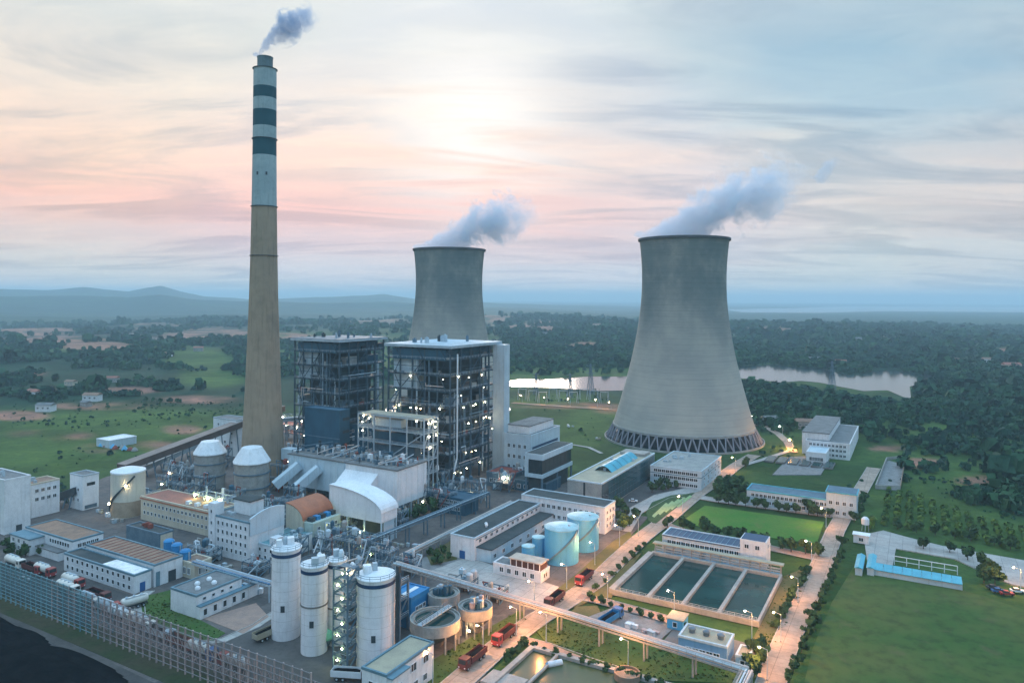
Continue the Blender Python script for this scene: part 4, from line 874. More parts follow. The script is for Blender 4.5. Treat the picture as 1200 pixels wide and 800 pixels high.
for x, y in ((0.35,0.22),(0.62,0.36),(0.3,0.55),(0.62,0.62)):
    b.part('skylight', MB().lathe([(0.9,7.3),(0.9,7.9),(0.6,8.3),(0.1,8.45)], 14, -b.Lb*x, b.La*y, False, True), whitem, True)
b.part('canopy', MB().box(0.02, 2.2, 0.0, b.La+6, 4.0, 4.35), trim); b.part('lower_range', MB().box(0.02, 1.8, 0.05, b.La+6, 0, 3.98), white)
for k in range(5): window(b.root, 1.8, 2+k*(b.La+1)/5, 1.0, 1.3, 2.0, 'r')
for k in range(4): window(b.root, 0, 3+k*(b.La-4)/4, 5.2, 1.1, 0.9, 'r')
for k, (px, py) in enumerate(((198,655),(207,660),(217,668))):
    P = g(px, py+4); t = thing('blue_tank', 'blue upright tank behind the workshop, %s of three' % ('first', 'second', 'third and nearest')[k], 'tank', P, group='blue upright tanks')
    ob('shell', MB().lathe([(2.0,0),(2.0,8.4)], 20), bluesheet, t, smooth=True); ob('dome', MB().lathe([(2.05,8.3),(2.05,8.6),(1.4,9.2),(0.2,9.4)], 20, cap1=True), bluesheet, t)
    ob('ladder', MB().bar((2.15,0,0),(2.15,0,8.6),0.3), steell, t)
b = Bld('beige_range', 'long two storey beige building with red and brown roof', 'industrial building', (247,599), 11, 165, 270, cream, redroof, cream, La=14)
b.wins('f', 17, [3.0, 6.9], 1.1, 1.4, 1.5, 1.5); b.part('cornice', MB().box(-b.Lb-0.4, 0.2, -0.35, 0.0, 9.7, 10.15), orangem)
b.part('brown_roof_half', MB().box(-b.Lb*0.45, -0.5, 0.5, 13.5, 10.66, 10.8), brownroof)
for k in range(4): b.part('roof_unit', MB().box(-b.Lb*0.4+6*k, -b.Lb*0.4+6*k+2.0, 2, 4, 10.6, 12.2), whitem)
bx = b
w_ = Bld('white_wing', 'tall white wing with small windows and curved white parapet', 'industrial building', (293,612), 16, 246, 333, white, greyroof, trim)
w_.wins('f', 8, [2.5, 5.8, 9.1, 12.4], 1.0, 1.5, 1.2, 1.2)
arc = [(t_*w_.La, 16+3.6*math.sin(math.pi*min(1, 0.12+t_*0.62))) for t_ in np.linspace(0, 1, 10)]
V = [(0.2,y,z) for y,z in arc]+[(-0.5,y,z) for y,z in arc]+[(0.2,y,10.5) for y,z in arc]+[(-0.5,y,10.5) for y,z in arc]; k = len(arc); F = []
for i in range(k-1): F += [(i,i+1,k+i+1,k+i),(i,2*k+i,2*k+i+1,i+1),(k+i+1,3*k+i+1,3*k+i,k+i)]
F += [(0,k,3*k,2*k),(k-1,3*k-1,4*k-1,2*k-1)]
w_.part('curved_parapet', MB().add(V, F), panelm)
w_.part('stair_turret', MB().box(-w_.Lb-0.3, -w_.Lb+3.5, -0.5, 4, 0, 20.5), white)
for z_ in (4, 8, 12, 16.5): window(w_.root, -w_.Lb+1.6, -0.5, z_, 0.9, 1.3)
w_.part('roof_house', MB().box(-w_.Lb*0.75, -w_.Lb*0.35, 7, 14, 15.4, 21), white); w_.part('roof_house_cap', MB().box(-w_.Lb*0.77, -w_.Lb*0.33, 6.6, 14.4, 21, 21.5), darkroof); w_.units(4, 8)
b = Bld('turquoise_annex', 'low annex with turquoise curved fronted roof below the white wing', 'annex', (322,640), 7, 294, 383, white, mat('turquoise_roof', (0.17,0.36,0.40), (0.13,0.27,0.31), 0.2, 0.8, fine=0.4, fscale=0.8), panelm)
b.wins('f', 4, [1.2,4.0], 1.1, 1.3, 0.6, 0.6); b.part('stair_box', MB().box(-4, -0.6, 1.0, 5, 6.6, 9.6), white); b.units(3, 6)
P = g(150,602); t = thing('beige_silo', 'wide beige silo with white cone roof and two lit lamps', 'silo', P, GRID)
ob('shell', MB().lathe([(7.4,0),(7.4,20.6)], 36), mat('pale_beige_render', (0.62,0.60,0.50), (0.54,0.52,0.45), 0.1, 0.8, streak=0.35, fine=0.2), t, smooth=True)
ob('cone_roof', MB().lathe([(7.6,20.4),(7.6,21.1),(4,22.2),(0.3,22.6)], 36, cap1=True), whitem, t); ob('stain_band', MB().lathe([(7.43,0.2),(7.43,7.5)], 36), mat('brown_stain_band', (0.42,0.33,0.24), None, 0.2, 0.9, fine=0.3), t)
ob('stair', MB().path([(7.7*math.cos(q), 7.7*math.sin(q), 0.5+19*(q+2.6)/2.4) for q in np.linspace(-2.6,-0.2,14)], 0.7, 4), steeld, t)
for q, z_ in ((-1.9,6.5),(-0.7,15.5)): lampball(t, (8.2*math.cos(q), 8.2*math.sin(q), z_), lampw, 0.42)
b = Bld('grey_shed', 'low dark grey roofed shed with a tan end wall by the beige silo', 'shed', (187,625), 7, 148, 203, steelb, darkroof, steelb); b.part('end_wall', MB().box(-0.02,0.15,0.4,b.La-0.4,0.2,6.2), cream); b.units(4, 11, rustm)
b = Bld('tan_shed', 'small tan concrete shed between beige building and blue tanks', 'shed', (228,660), 6, 210, 248, cream, brownroof, cream); b.wins('f', 2, [1.5], 1.4, 2.2); b.wins('r', 3, [1.5], 1.4, 2.2)
# ------------------------------------------------------------------ ash silos
band_m = mat('navy_band', (0.02,0.06,0.14), None, 0.3, 0.6)
silo_m = mat('silo_white', (0.78,0.79,0.81), (0.72,0.73,0.76), 0.08, 0.7, fine=0.2, fscale=0.4, streak=0.4)
def silo(label, base, r, zt, waist=None, seed=1):
    P = g(*base); t = thing('ash_silo', label, 'silo', P, 0.4, 'white ash silos'); rr = random.Random(seed)
    for k in range(int(zt/3)+1):
        z0, z1 = k*3.0, min(zt, k*3.0+2.95)
        if z1-z0 < 0.4: continue
        ob('ring_panel', MB().lathe([(r,z0),(r,z1)], 32), silo_m, t, smooth=True)
    ob('core', MB().lathe([(r-0.08,0),(r-0.08,zt-0.1)], 24), concrete, t, smooth=True)
    ob('navy_band', MB().lathe([(r+0.04,zt-1.9),(r+0.12,zt-1.9),(r+0.12,zt-0.9),(r+0.04,zt-0.9)], 32), band_m, t)
    ob('roof_slab', MB().lathe([(r-0.1,zt-0.1),(r+0.35,zt),(r+0.35,zt+0.3),(0.2,zt+0.6)], 32, cap1=True), whitem, t)
    if waist: ob('waist_ring', MB().lathe([(r-0.02,waist),(r+0.25,waist),(r+0.25,waist+0.35),(r-0.02,waist+0.4)], 32), darkconc, t)
    mb = MB()
    for z_ in (zt+0.9, zt+1.5): mb.path([((r+0.2)*math.cos(q),(r+0.2)*math.sin(q),z_) for q in np.linspace(0,2*math.pi,17)], 0.1, 4)
    for q in np.linspace(0,2*math.pi,13): mb.bar(((r+0.2)*math.cos(q),(r+0.2)*math.sin(q),zt+0.2),((r+0.2)*math.cos(q),(r+0.2)*math.sin(q),zt+1.5),0.09)
    ob('handrail', mb, steelb, t)
    for k in range(3):
        q = rr.uniform(0,6.28); x, y = r*0.5*math.cos(q), r*0.5*math.sin(q); s = rr.uniform(0.6,1.1)
        ob('filter_unit', MB().lathe([(s,zt+0.4),(s,zt+2.2),(s*0.6,zt+2.8),(0.1,zt+3.0)], 12, x, y, False, True) if k % 2 else MB().box(x-s,x+s,y-s,y+s,zt+0.4,zt+2.6), rr.choice([whitem, steell, panelm]), t)
    q = -1.9; ob('access_door', MB().box(-0.6,0.6,-0.15,0.15,0,1.9), steeld, t, (r*math.cos(q), r*math.sin(q), zt*0.33), q+math.pi/2)
    return t
silo('first tall white ash silo from the left with navy top band', (335,744), 4.3, 27, None, 1)
silo('second white ash silo with a dark waist ring', (368,762), 3.8, 25.5, 14, 2)
silo('slim third ash silo half hidden by the stair tower', (394,752), 2.9, 25, 11, 3)
silo('widest white ash silo nearest the camera beside the dark mast', (440,776), 5.4, 25, None, 4)
ob_m = thing('dark_mast', 'dark steel riser mast standing against the widest ash silo', 'mast', off(g(462,778), 0.9, 0.5))
ob('column', MB().box(-0.5,0.5,-0.5,0.5,0,28), steeld, ob_m); ob('side_rail', MB().box(0.55,0.75,-0.3,0.3,0,26), bunkerm, ob_m)
# lit stair tower between silos
P = g(405,780); t = thing('stair_tower', 'open steel stair tower with green yellow lamps between the silos', 'stair tower', P)
frame(t, -2.6, 2.6, -2.2, 2.2, 0, [3.5*k for k in range(1, 9)], 2, 2, steelb, steelb, 0.4, 0.35, floors=None, brace=True)
for k in range(8):
    a_, b__ = (-2.2, 2.2) if k % 2 else (2.2, -2.2)
    ob('stair_flight', MB().bar((a_,-1.2,3.5*k),(b__,-1.2,3.5*k+3.5),1.5,0.25), steell, t); ob('landing', MB().box(-2.4,2.4,0.2,2.1,3.5*k+3.3,3.5*k+3.5), steelb, t)
    lampball(t, (0.8 if k % 2 else -0.9, -2.5, 3.5*k+2.6), lampy, 0.2, 'stair_lamp')
    mb = MB(); mb.bar((-2.6,-2.3,3.5*k+4.6),(2.6,-2.3,3.5*k+4.6),0.12); mb.bar((2.7,-2.2,3.5*k+4.6),(2.7,2.2,3.5*k+4.6),0.12); ob('handrail', mb, steell, t)
# dark equipment frame behind the silos
ef, el, ea = open_frame('silo_equipment_frame', 'dark steel equipment frame crowded with pipes behind the silos', 'steel frame', (455,690), 16, 385, 478, [5,10.5,16], 5, 3, steelb, steeld)
for k in range(10):
    x, y = -el*random.uniform(0.05,0.95), ea*random.uniform(0.05,0.95); r_ = random.uniform(0.6,1.5)
    ob('vessel', MB().lathe([(r_*0.3,15.9),(r_,16.3),(r_,18+random.random()*1.5),(r_*0.3,20)], 12, x, y, False, True), random.choice([steell,panelm,bunkerm,whitem,pinkpost]), ef)
for k in range(8): ob('pipe', MB().path([(-el*random.random(),-0.5,17.2+0.3*k),(-el*random.random(),ea,17.2+0.3*k)], 0.5, 6), random.choice([steell,steelb,pipem]), ef)
lampball(ef, (-el*0.25, -0.6, 17.5), lampy, 0.4, 'work_lamp'); lampball(ef, (-el*0.65, -0.6, 18), lampw, 0.4, 'work_lamp')
P = g(383,760); t = thing('green_hopper', 'small green domed hopper at the foot of the silos', 'hopper', P, 0)
ob('dome', MB().lathe([(1.8,3.2),(1.9,3.8),(1.4,5.2),(0.4,6)], 16, cap1=True), mat('green_paint',(0.20,0.55,0.36),None,0.4,0.5), t); ob('cone', MB().lathe([(0.5,0.8),(1.8,3.2)], 16), steelb, t)
for q in range(4): ob('leg', MB().bar((1.6*math.cos(q*1.57),1.6*math.sin(q*1.57),3.1),(1.7*math.cos(q*1.57),1.7*math.sin(q*1.57),0),0.25), steelb, t)
# ------------------------------------------------------------------ blue shed, clarifiers, control house
b = Bld('blue_shed', 'bright blue sheet metal shed beside the clarifiers', 'shed', (482,700), 10, 458, 503, bluesheet, bluesheet, bluesheet, parapet=0.4); b.wins('r', 3, [5], 1.4, 1.2); b.part('skylight_strip', MB().box(-b.Lb*0.6,-b.Lb*0.4,1,b.La-1,9.6,9.75), whitem)
def clarifier(label, c, r, zt, bridge=True, equip=0, lamp=False):
    P = g(*c, zt); t = thing('clarifier', label, 'clarifier', P, GRID, 'raised clarifier tanks'); z0 = zt-3.2
    ob('tank_wall', MB().lathe([(r,z0),(r,zt),(r-0.35,zt),(r-0.35,zt-1.0)], 40), concrete, t)
    ob('launder', MB().lathe([(r-0.35,zt-0.6),(r-1.3,zt-0.6),(r-1.3,zt-0.15),(r-1.5,zt-0.15),(r-1.5,zt-1.1)], 40), concrete, t)
    ob('water', MB().lathe([(r-1.5,zt-0.9),(0.3,zt-0.9)], 32, cap1=True), basin_m, t)
    ob('hopper_bottom', MB().lathe([(r-0.05,z0+0.05),(r*0.35,1.6),(r*0.3,0.3)], 32, cap1=False), darkconc, t)
    for k in range(12):
        q = 2*math.pi*k/12; ob('leg', MB().box(-0.22,0.22,-0.22,0.22,0,z0+0.05), concrete, t, ((r-0.4)*math.cos(q),(r-0.4)*math.sin(q),0), q)
    if bridge:
        br = MB().box(-0.9,0.9,-r-0.4,r+0.4,zt+0.25,zt+0.5)
        ob('bridge', br, steell, t)
        mb = MB()
        for x in (-0.9,0.9):
            for z_ in (zt+1.0,zt+1.5): mb.bar((x,-r-0.4,z_),(x,r+0.4,z_),0.1)
            for y in np.linspace(-r,r,9): mb.bar((x,y,zt+0.4),(x,y,zt+1.5),0.09)
        ob('handrail', mb, steelb, t)
    rr = random.Random(int(r*10)+equip)
    for k in range(equip):
        q = rr.uniform(0,6.28); d = r*rr.uniform(0.1,0.6); x, y = d*math.cos(q), d*math.sin(q)
        ob('pump_unit', MB().box(x-0.6,x+0.6,y-0.6,y+0.6,zt-0.9,zt+rr.uniform(0.8,2.2)), rr.choice([steell,bunkerm,pinkpost,steelb]), t)
    if lamp: lampball(t, (r*0.2,-r*0.95,2.6), lampw, 0.3)
    return t
clarifier('largest raised clarifier with a walkway bridge near the blue shed', (510,722), 7.6, 8.5)
clarifier('raised clarifier crowded with pumps, nearest the red trucks', (557,708), 5.4, 8.5, False, 9, True)
clarifier('smaller raised clarifier behind the two larger ones', (520,693), 5.2, 8.5, False, 8)
b = Bld('control_house', 'white two storey control house with beige stepped roof at bottom', 'control house', (453,790), 10, 424, 508, white, beigeroof, trim)
b.wins('r', 3, [6.0], 2.2, 2.0, 3, 1); b.wins('r', 4, [1.4], 1.6, 1.6); b.wins('f', 2, [5.5, 1.5], 1.3, 1.5)
b.part('stair_projection', MB().box(0.02,1.6,0.3,7,0,9.0), white); b.part('projection_roof', MB().box(0.02,1.9,0.0,7.3,9.0,9.35), trim); window(b.root, 1.6, 3.5, 5.2, 1.0, 1.6, 'r')
# ------------------------------------------------------------------ middle buildings
b = Bld('white_store', 'long white store with dark felt roof beside the cyan tanks', 'store', (556,630), 9.2, 528, 633, white, darkroof, panelm)
b.part('lower_range', MB().box(0.02, 7, 1.5, b.La-1, 0, 5.0), panelm); b.part('lower_roof', MB().box(0.02, 7.3, 1.2, b.La-0.7, 5.0, 5.35), darkroof)
b.wins('r', 12, [6.4], 1.8, 1.2); b.part('clerestory_rail', MB().box(0.02,0.3,1,b.La-1,8.0,8.25), trim)
for k in range(7): window(b.root, 7, 4+k*(b.La-8)/7, 1.4, 2.0, 1.6, 'r')
b.door('f', b.Lb*0.5, 2.6, 3.2, bluepaint); b.vents(2, seed=4)
b = Bld('chemical_house', 'white two storey house with dark roof behind the cyan tanks', 'industrial building', (709,594), 12, 611, 721, white, darkroof, panelm)
b.wins('f', 14, [3.2, 7.6], 1.5, 1.6); b.wins('r', 3, [2.4, 5.2, 8.2], 1.5, 1.5, 1, 1)
def cyan_tank(label, base, r, h, grp):
    P = g(*base); t = thing('water_tank', label, 'tank', P, -0.6, grp)
    for k in range(int(h/2)+1):
        z0, z1 = 2.0*k, min(h, 2.0*k+1.96)
        if z1-z0 > 0.2: ob('course', MB().lathe([(r,z0),(r,z1)], 40), cyantank, t, smooth=True)
    ob('inner_shell', MB().lathe([(r-0.05,0),(r-0.05,h-0.05)], 32), cyantank, t, smooth=True)
    ob('dome', MB().lathe([(r+0.12,h-0.2),(r+0.12,h),(r*0.65,h+r*0.10),(r*0.2,h+r*0.14),(0.05,h+r*0.145)], 40), mat('pale_cyan_roof', (0.36,0.62,0.68), None, 0.2, 0.5, fine=0.2), t)
    if r > 3:
        ob('stair', MB().path([((r+0.35)*math.cos(q),(r+0.35)*math.sin(q),0.3+(h-0.5)*(q+2.0)/2.0) for q in np.linspace(-2.0,0.0,16)], 0.6, 4), trim, t)
        mb = MB()
        for z_ in (h+0.6,h+1.1): mb.path([(r*math.cos(q),r*math.sin(q),z_) for q in np.linspace(0,2*math.pi,25)], 0.07, 4)
        ob('handrail', mb, panelm, t)
    ob('manhole', MB().cyl(r*0.5,0,h,h+r*0.2,r*0.08,10), panelm, t)
cyan_tank('large cyan water tank, nearest of the two big ones', (658,656), 6.8, 13.5, 'large cyan water tanks')
cyan_tank('large cyan water tank behind, with a dark diagonal stair', (683,641), 6.6, 13.2, 'large cyan water tanks')
cyan_tank('small cyan tank left of the big tanks, farther one', (631,650), 2.6, 7.5, 'small cyan tanks')
cyan_tank('small cyan tank in front of the white store', (619,658), 2.6, 6.5, 'small cyan tanks')
b = Bld('pump_house', 'low white house with dark upper veranda on the concrete apron', 'pump house', (634,670), 4.2, 578, 652, white, greyroof, white, La=7)
b.wins('f', 5, [1.2], 1.5, 1.7); b.wins('r', 2, [1.2], 1.2, 1.6)
b.part('veranda', MB().box(-b.Lb*0.66, -0.6, 0.8, 6.2, 3.9, 6.6), mat('dark_red_timber', (0.09,0.045,0.04), None, 0.3, 0.8)); b.part('veranda_roof', MB().box(-b.Lb*0.68, -0.1, 0.2, 6.6, 6.6, 7.0), mat('tan_sheet', (0.55,0.46,0.38), None, 0.3, 0.7, fine=0.3))
for k in range(6): b.part('post', MB().box(-b.Lb*0.66+0.2+k*(b.Lb*0.66-1.2)/5, -b.Lb*0.66+0.45+k*(b.Lb*0.66-1.2)/5, 0.45, 0.7, 3.9, 6.6), white)
# office block with glass side, atrium roof
b = Bld('glass_office', 'modern grey office with long teal glass side and roof atrium', 'office building', (705,566), 14, 665, 767, concrete, beigeroof, panelm)
b.part('glass_corner', MB().box(-0.1, 0.1, 0.1, 9, 0.3, 13), glassm)
n_ = 16
for k in range(n_):
    for j in range(4): b.part('glass_panel', MB().box(-0.05, 0.14, 9.2+k*(b.La-9.6)/n_, 9.2+(k+0.94)*(b.La-9.6)/n_, 0.5+j*3.15, 3.5+j*3.15), curtain)
b.part('slit', MB().box(-b.Lb*0.5-0.5, -b.Lb*0.5+0.5, -0.1, 0.1, 0.3, 13.2), glassm)
arc = [(-b.Lb*0.78+b.Lb*0.56*q, 13.4+3.2*math.sin(math.pi*q)) for q in np.linspace(0,1,9)]; y0, y1 = b.La*0.30, b.La*0.80
for i in range(8):
    (xa,za),(xb,zb) = arc[i], arc[i+1]
    for j in range(5):
        ya, yb = y0+(y1-y0)*j/5, y0+(y1-y0)*(j+0.93)/5
        b.part('atrium_pane', MB().add([(xa,ya,za),(xb,ya,zb),(xb,yb,zb),(xa,yb,za),(xa,ya,za-0.2),(xb,ya,zb-0.2),(xb,yb,zb-0.2),(xa,yb,za-0.2)],[(0,1,2,3),(7,6,5,4),(0,4,5,1),(1,5,6,2),(2,6,7,3),(3,7,4,0)]), cyanroof)
b.part('atrium_curb', MB().box(-b.Lb*0.8,-b.Lb*0.2,y0-0.5,y1+0.5,13.3,13.5), concrete); b.units(5, 21)
b.part('rear_deck', MB().box(-b.Lb*0.9,-b.Lb*0.1,b.La*0.84,b.La*0.96,13.66,15.2), concrete)
b = Bld('dormitory_wing', 'low wing with banded windows joining the glass office', 'office wing', (822,552), 10.5, 762, 845, panelm, concrete, panelm)
for z_ in (1.2, 4.4, 7.4): b.wins('f', 11, [z_], 2.0, 1.5); b.wins('r', 5, [z_], 2.0, 1.5)
b.units(6, 22); b.band('f', 6.5, 6.9, trim); b.band('r', 6.5, 6.9, trim)
# turbine hall end with cantilevered dark window box
b = Bld('turbine_hall', 'white turbine hall with stepped roof right of the boiler house', 'turbine hall', (622,510), 26, 590, 656, panelm, greyroof, panelm)
b.part('upper_block', MB().box(-b.Lb+1, -3, 4, b.La-3, 25.6, 30), white); b.part('dark_strip', MB().box(-0.05,0.14,2,b.La-3,17.5,19), blueroof); b.units(6, 31, steelb); b.part('upper_roof', MB().box(-b.Lb+0.7,-2.7,3.7,b.La-2.7,30,30.5), greyroof)
b.wins('f', 4, [6, 12, 18], 1.6, 2.0)
P = g(636,533,22); Lbx = along(P,(-ax_b[0],-ax_b[1]),615,533); Lax = along(P,ax_a,671,533)
t = thing('window_box', 'pale framed box building with dark glazed upper storey on legs', 'industrial building', P)
ob('lower_slab', MB().box(-Lbx,0,0,Lax,9.5,11.5), panelm, t); ob('upper_slab', MB().box(-Lbx,0,0,Lax,19,22), panelm, t); ob('roof', MB().box(-Lbx+0.5,-0.5,0.5,Lax-0.5,21.9,22.06), darkroof, t)
ob('left_pier', MB().box(-Lbx,-Lbx+2.0,0,2,11.5,19), panelm, t); ob('core', MB().box(-Lbx+1,-2.5,2.5,Lax-1,0,9.5), steeld, t)
for k in range(8): ob('glass_panel', MB().box(-0.9,-0.6,0.4+k*(Lax-0.8)/8,0.4+(k+0.95)*(Lax-0.8)/8,11.5,19), glassm, t)
for k in range(4): ob('glass_panel', MB().box(-Lbx+2.1+k*(Lbx-3)/4,-Lbx+2.1+(k+0.94)*(Lbx-3)/4,0.6,0.9,11.5,19), glassm, t)
for x in (-Lbx+0.6,-0.6):
    for y in (0.6,Lax*0.5,Lax-0.6): ob('leg', MB().box(x-0.4,x+0.4,y-0.4,y+0.4,0,9.5), steelb, t)
b = Bld('substation_house', 'dark low transformer house between window box and white store', 'industrial building', (640,566), 6, 585, 668, bunkerm, darkroof, steelb, La=18); b.wins('f', 6, [1.5], 2.0, 2.0)
b = Bld('fan_house', 'low dark house with rust red pipework under the near boiler', 'industrial building', (600,556), 8, 570, 628, steelb, rustm, steelb, La=16); b.wins('f', 5, [2.5], 1.8, 2.0); lampball(b.root, (-b.Lb*0.3,-0.8,6.0), lampw2, 0.4, 'work_lamp'); lampball(b.root, (-b.Lb*0.15,-0.8,6.0), lampw, 0.4, 'work_lamp')
b = Bld('boiler_plinth', 'dark blue plinth building under the near boiler house', 'industrial building', (545,585), 8, 500, 575, bunkerm, bunkerm, bunkerm, La=12); b.wins('f', 8, [2, 5], 1.6, 1.6); b.units(5, 41, bunkerm)
# ------------------------------------------------------------------ east side buildings
b = Bld('blue_roof_workshop', 'long white workshop with dark blue roof north of the pools', 'workshop', (897,646), 7, 776, 906, panelm, blueroof, panelm, La=11)
b.wins('f', 16, [3.6], 1.5, 1.5, 2, 8); b.band('f', 6.4, 6.8, blueroof, 'blue_fascia', 0.22)
b.part('end_tower', MB().box(-9.5, 0.25, -0.25, 8.5, 0, 10.5), white); b.part('tower_roof', MB().box(-9.1,-0.15,0.15,8.1,10.5,10.7), blueroof); 
for x in (-7,-3): window(b.root, x, -0.25, 7.2, 1.5, 1.5); window(b.root, x, -0.25, 2.4, 1.5, 1.5)
window(b.root, 0.25, 4, 7.2, 1.5, 1.5, 'r')
for k in range(14): b.part('roof_seam', MB().box(-b.Lb+1+k*(b.Lb-12)/13,-b.Lb+1.2+k*(b.Lb-12)/13,0.6,10.4,6.66,6.8), trim)
for k in range(9):
    x = -b.Lb+3+k*3.4; b.part('plant_unit', MB().box(x,x+2.2,-5.2,-2.6,0,1.2+1.8*random.random()), random.choice([cyanroof,panelm,steell,bunkerm]))
b = Bld('teal_office', 'long low office with teal roof edge behind the row of trees', 'office building', (1003,589), 8, 875, 1013, panelm, steelb, cyanroof, La=13)
b.wins('f', 18, [1.4, 4.6], 1.4, 1.5, 2, 12); b.part('end_block', MB().box(-13, 0.3, -0.3, 12, 0, 11.5), panelm); b.part('end_block_roof', MB().box(-13.4,0.7,-0.7,12.4,11.5,12), cyanroof); b.part('end_block_screed', MB().box(-12.9,0.2,-0.2,11.9,12,12.12), steelb)
for k in range(4): window(b.root, -11+3*k, -0.3, 1.4, 1.4, 1.6); window(b.root, -11+3*k, -0.3, 6.0, 1.4, 1.6)
b = Bld('water_works', 'white three storey water works block lit orange at its left', 'industrial building', (996,520), 10.5, 944, 1006, white, greyroof, white)
b.wins('f', 10, [1.2, 4.4, 7.4], 1.5, 1.5); b.wins('r', 3, [1.2, 4.4, 7.4], 1.5, 1.5, 1, 1); b.part('rear_block', MB().box(-b.Lb-3,-b.Lb+14,6,b.La+6,0,14.5), white); b.part('rear_roof', MB().box(-b.Lb-3.3,-b.Lb+14.3,5.7,b.La+6.3,14.5,15), greyroof)
b = Bld('filter_house', 'white lower house in front of the three storey water works', 'industrial building', (968,531), 7, 945, 976, white, panelm, white); b.wins('f', 5, [1.6], 1.8, 2.2); b.wins('r', 2, [1.6], 1.6, 2.0, 1, 1)
P = g(930,545); t = thing('settling_beds', 'grey gridded settling beds before the white water works', 'settling beds', P)
for k in range(6): ob('bed', MB().box(-18+7*k,-18+7*k+5.6,0,18,0,1.0), darkconc, t); ob('bed_water', MB().box(-18+7*k+0.5,-18+7*k+5.1,0.5,17.5,1.0,1.03), basin_m, t)
b = Bld('pump_station', 'blue walled pump station with pale roof and three round vents', 'pump station', (852,757), 6, 795, 861, mat('sky_blue_render', (0.20,0.38,0.58), (0.16,0.31,0.49), 0.2, 0.7, streak=0.3), beigeroof, panelm, La=9)
for k in range(3): b.part('roof_vent', MB().lathe([(0.9,5.6),(0.9,6.5),(1.15,6.6),(1.0,7.1),(0.3,7.3)], 14, -b.Lb*(0.2+0.3*k), 4.5, False, True), steelb, True)
b.wins('f', 5, [1.6], 1.6, 1.6)
b = Bld('pump_annex', 'small pale annex beside the blue pump station with brown yard', 'annex', (878,770), 4, 862, 890, panelm, beigeroof, panelm, La=7); b.wins('f', 2, [1.2], 1.2, 1.4)
P = g(800,740); t = thing('valve_house', 'small teal valve house left of the blue pump station', 'valve house', P); ob('wall', MB().box(-5,0,0,6,0,3.2), cyantank, t); ob('roof', MB().box(-5.3,0.3,-0.3,6.3,3.2,3.5), beigeroof, t); window(t, -2.5, 0, 1.0, 1.2, 1.4)
# cyan sheds on the right
for k, x0 in enumerate((1000, 1014)):
    P = g(x0+2, 664, 3); t = thing('cyan_shed', 'narrow cyan roofed shed, %s of a pair by the east road' % ('left', 'right')[k], 'shed', P, group='pair of narrow cyan sheds')
    ob('wall', MB().box(0,2.4,0,16,0,2.8), panelm, t); ob('roof', MB().add([(-0.3,-0.4,2.8),(2.7,-0.4,2.8),(2.7,16.4,2.8),(-0.3,16.4,2.8),(1.2,-0.4,3.5),(1.2,16.4,3.5)],[(0,1,4),(2,3,5),(0,4,5,3),(1,2,5,4),(3,2,1,0)]), cyanroof, t)
P = g(1128,683,2.6); Lc = along(P,(-ax_b[0],-ax_b[1]),1024,684); t = thing('long_cyan_shed', 'long low cyan sheet roofed shed along the big field', 'shed', P)
ob('wall', MB().box(-Lc,0,0,4.5,0,2.3), panelm, t); n_ = 9
for k in range(n_): ob('roof_sheet', MB().add([(-Lc+k*Lc/n_,-0.5,2.3),(-Lc+(k+0.96)*Lc/n_,-0.5,2.3),(-Lc+(k+0.96)*Lc/n_,4.8,3.3),(-Lc+k*Lc/n_,4.8,3.3),(-Lc+k*Lc/n_,-0.5,2.1),(-Lc+(k+0.96)*Lc/n_,-0.5,2.1),(-Lc+(k+0.96)*Lc/n_,4.8,3.1),(-Lc+k*Lc/n_,4.8,3.1)],[(0,1,2,3),(7,6,5,4),(0,4,5,1),(1,5,6,2),(2,6,7,3),(3,7,4,0)]), cyanroof, t)
P = g(1122,664,3); Lc = along(P,(-ax_b[0],-ax_b[1]),1048,664); t = thing('bicycle_shelter', 'white posted frame around the clipped grass behind the long cyan shed', 'frame', P)
for k in range(6): ob('post', MB().box(-Lc*k/5-0.15,-Lc*k/5+0.15,-0.15,0.15,0,3.2), whitem, t)
ob('rail', MB().box(-Lc,0,-0.14,0.14,3.2,3.45), whitem, t)
ob('rail', MB().box(-Lc,0,-0.12,0.12,1.4,1.6), whitem, t)
P = g(1006,636); t = thing('gate_house', 'tiny white gate house at the top of the east road', 'gate house', P); ob('wall', MB().box(-2,4,0,4,0,3.4), white, t); ob('roof', MB().box(-2.4,4.4,-0.4,4.4,3.4,3.7), whitem, t); window(t, 1, 0, 1.0, 1.6, 1.4)
P = g(1014,622); t = thing('water_tower_tank', 'small white drum tank on legs near the gate house', 'tank', P); ob('drum', MB().lathe([(1.4,3),(1.6,3.2),(1.6,5.6),(0.8,6.4)], 14, cap0=True, cap1=True), whitem, t)
for q in range(4): ob('leg', MB().bar((1.2*math.cos(q*1.57),1.2*math.sin(q*1.57),3.1),(1.4*math.cos(q*1.57),1.4*math.sin(q*1.57),0),0.2), steell, t)
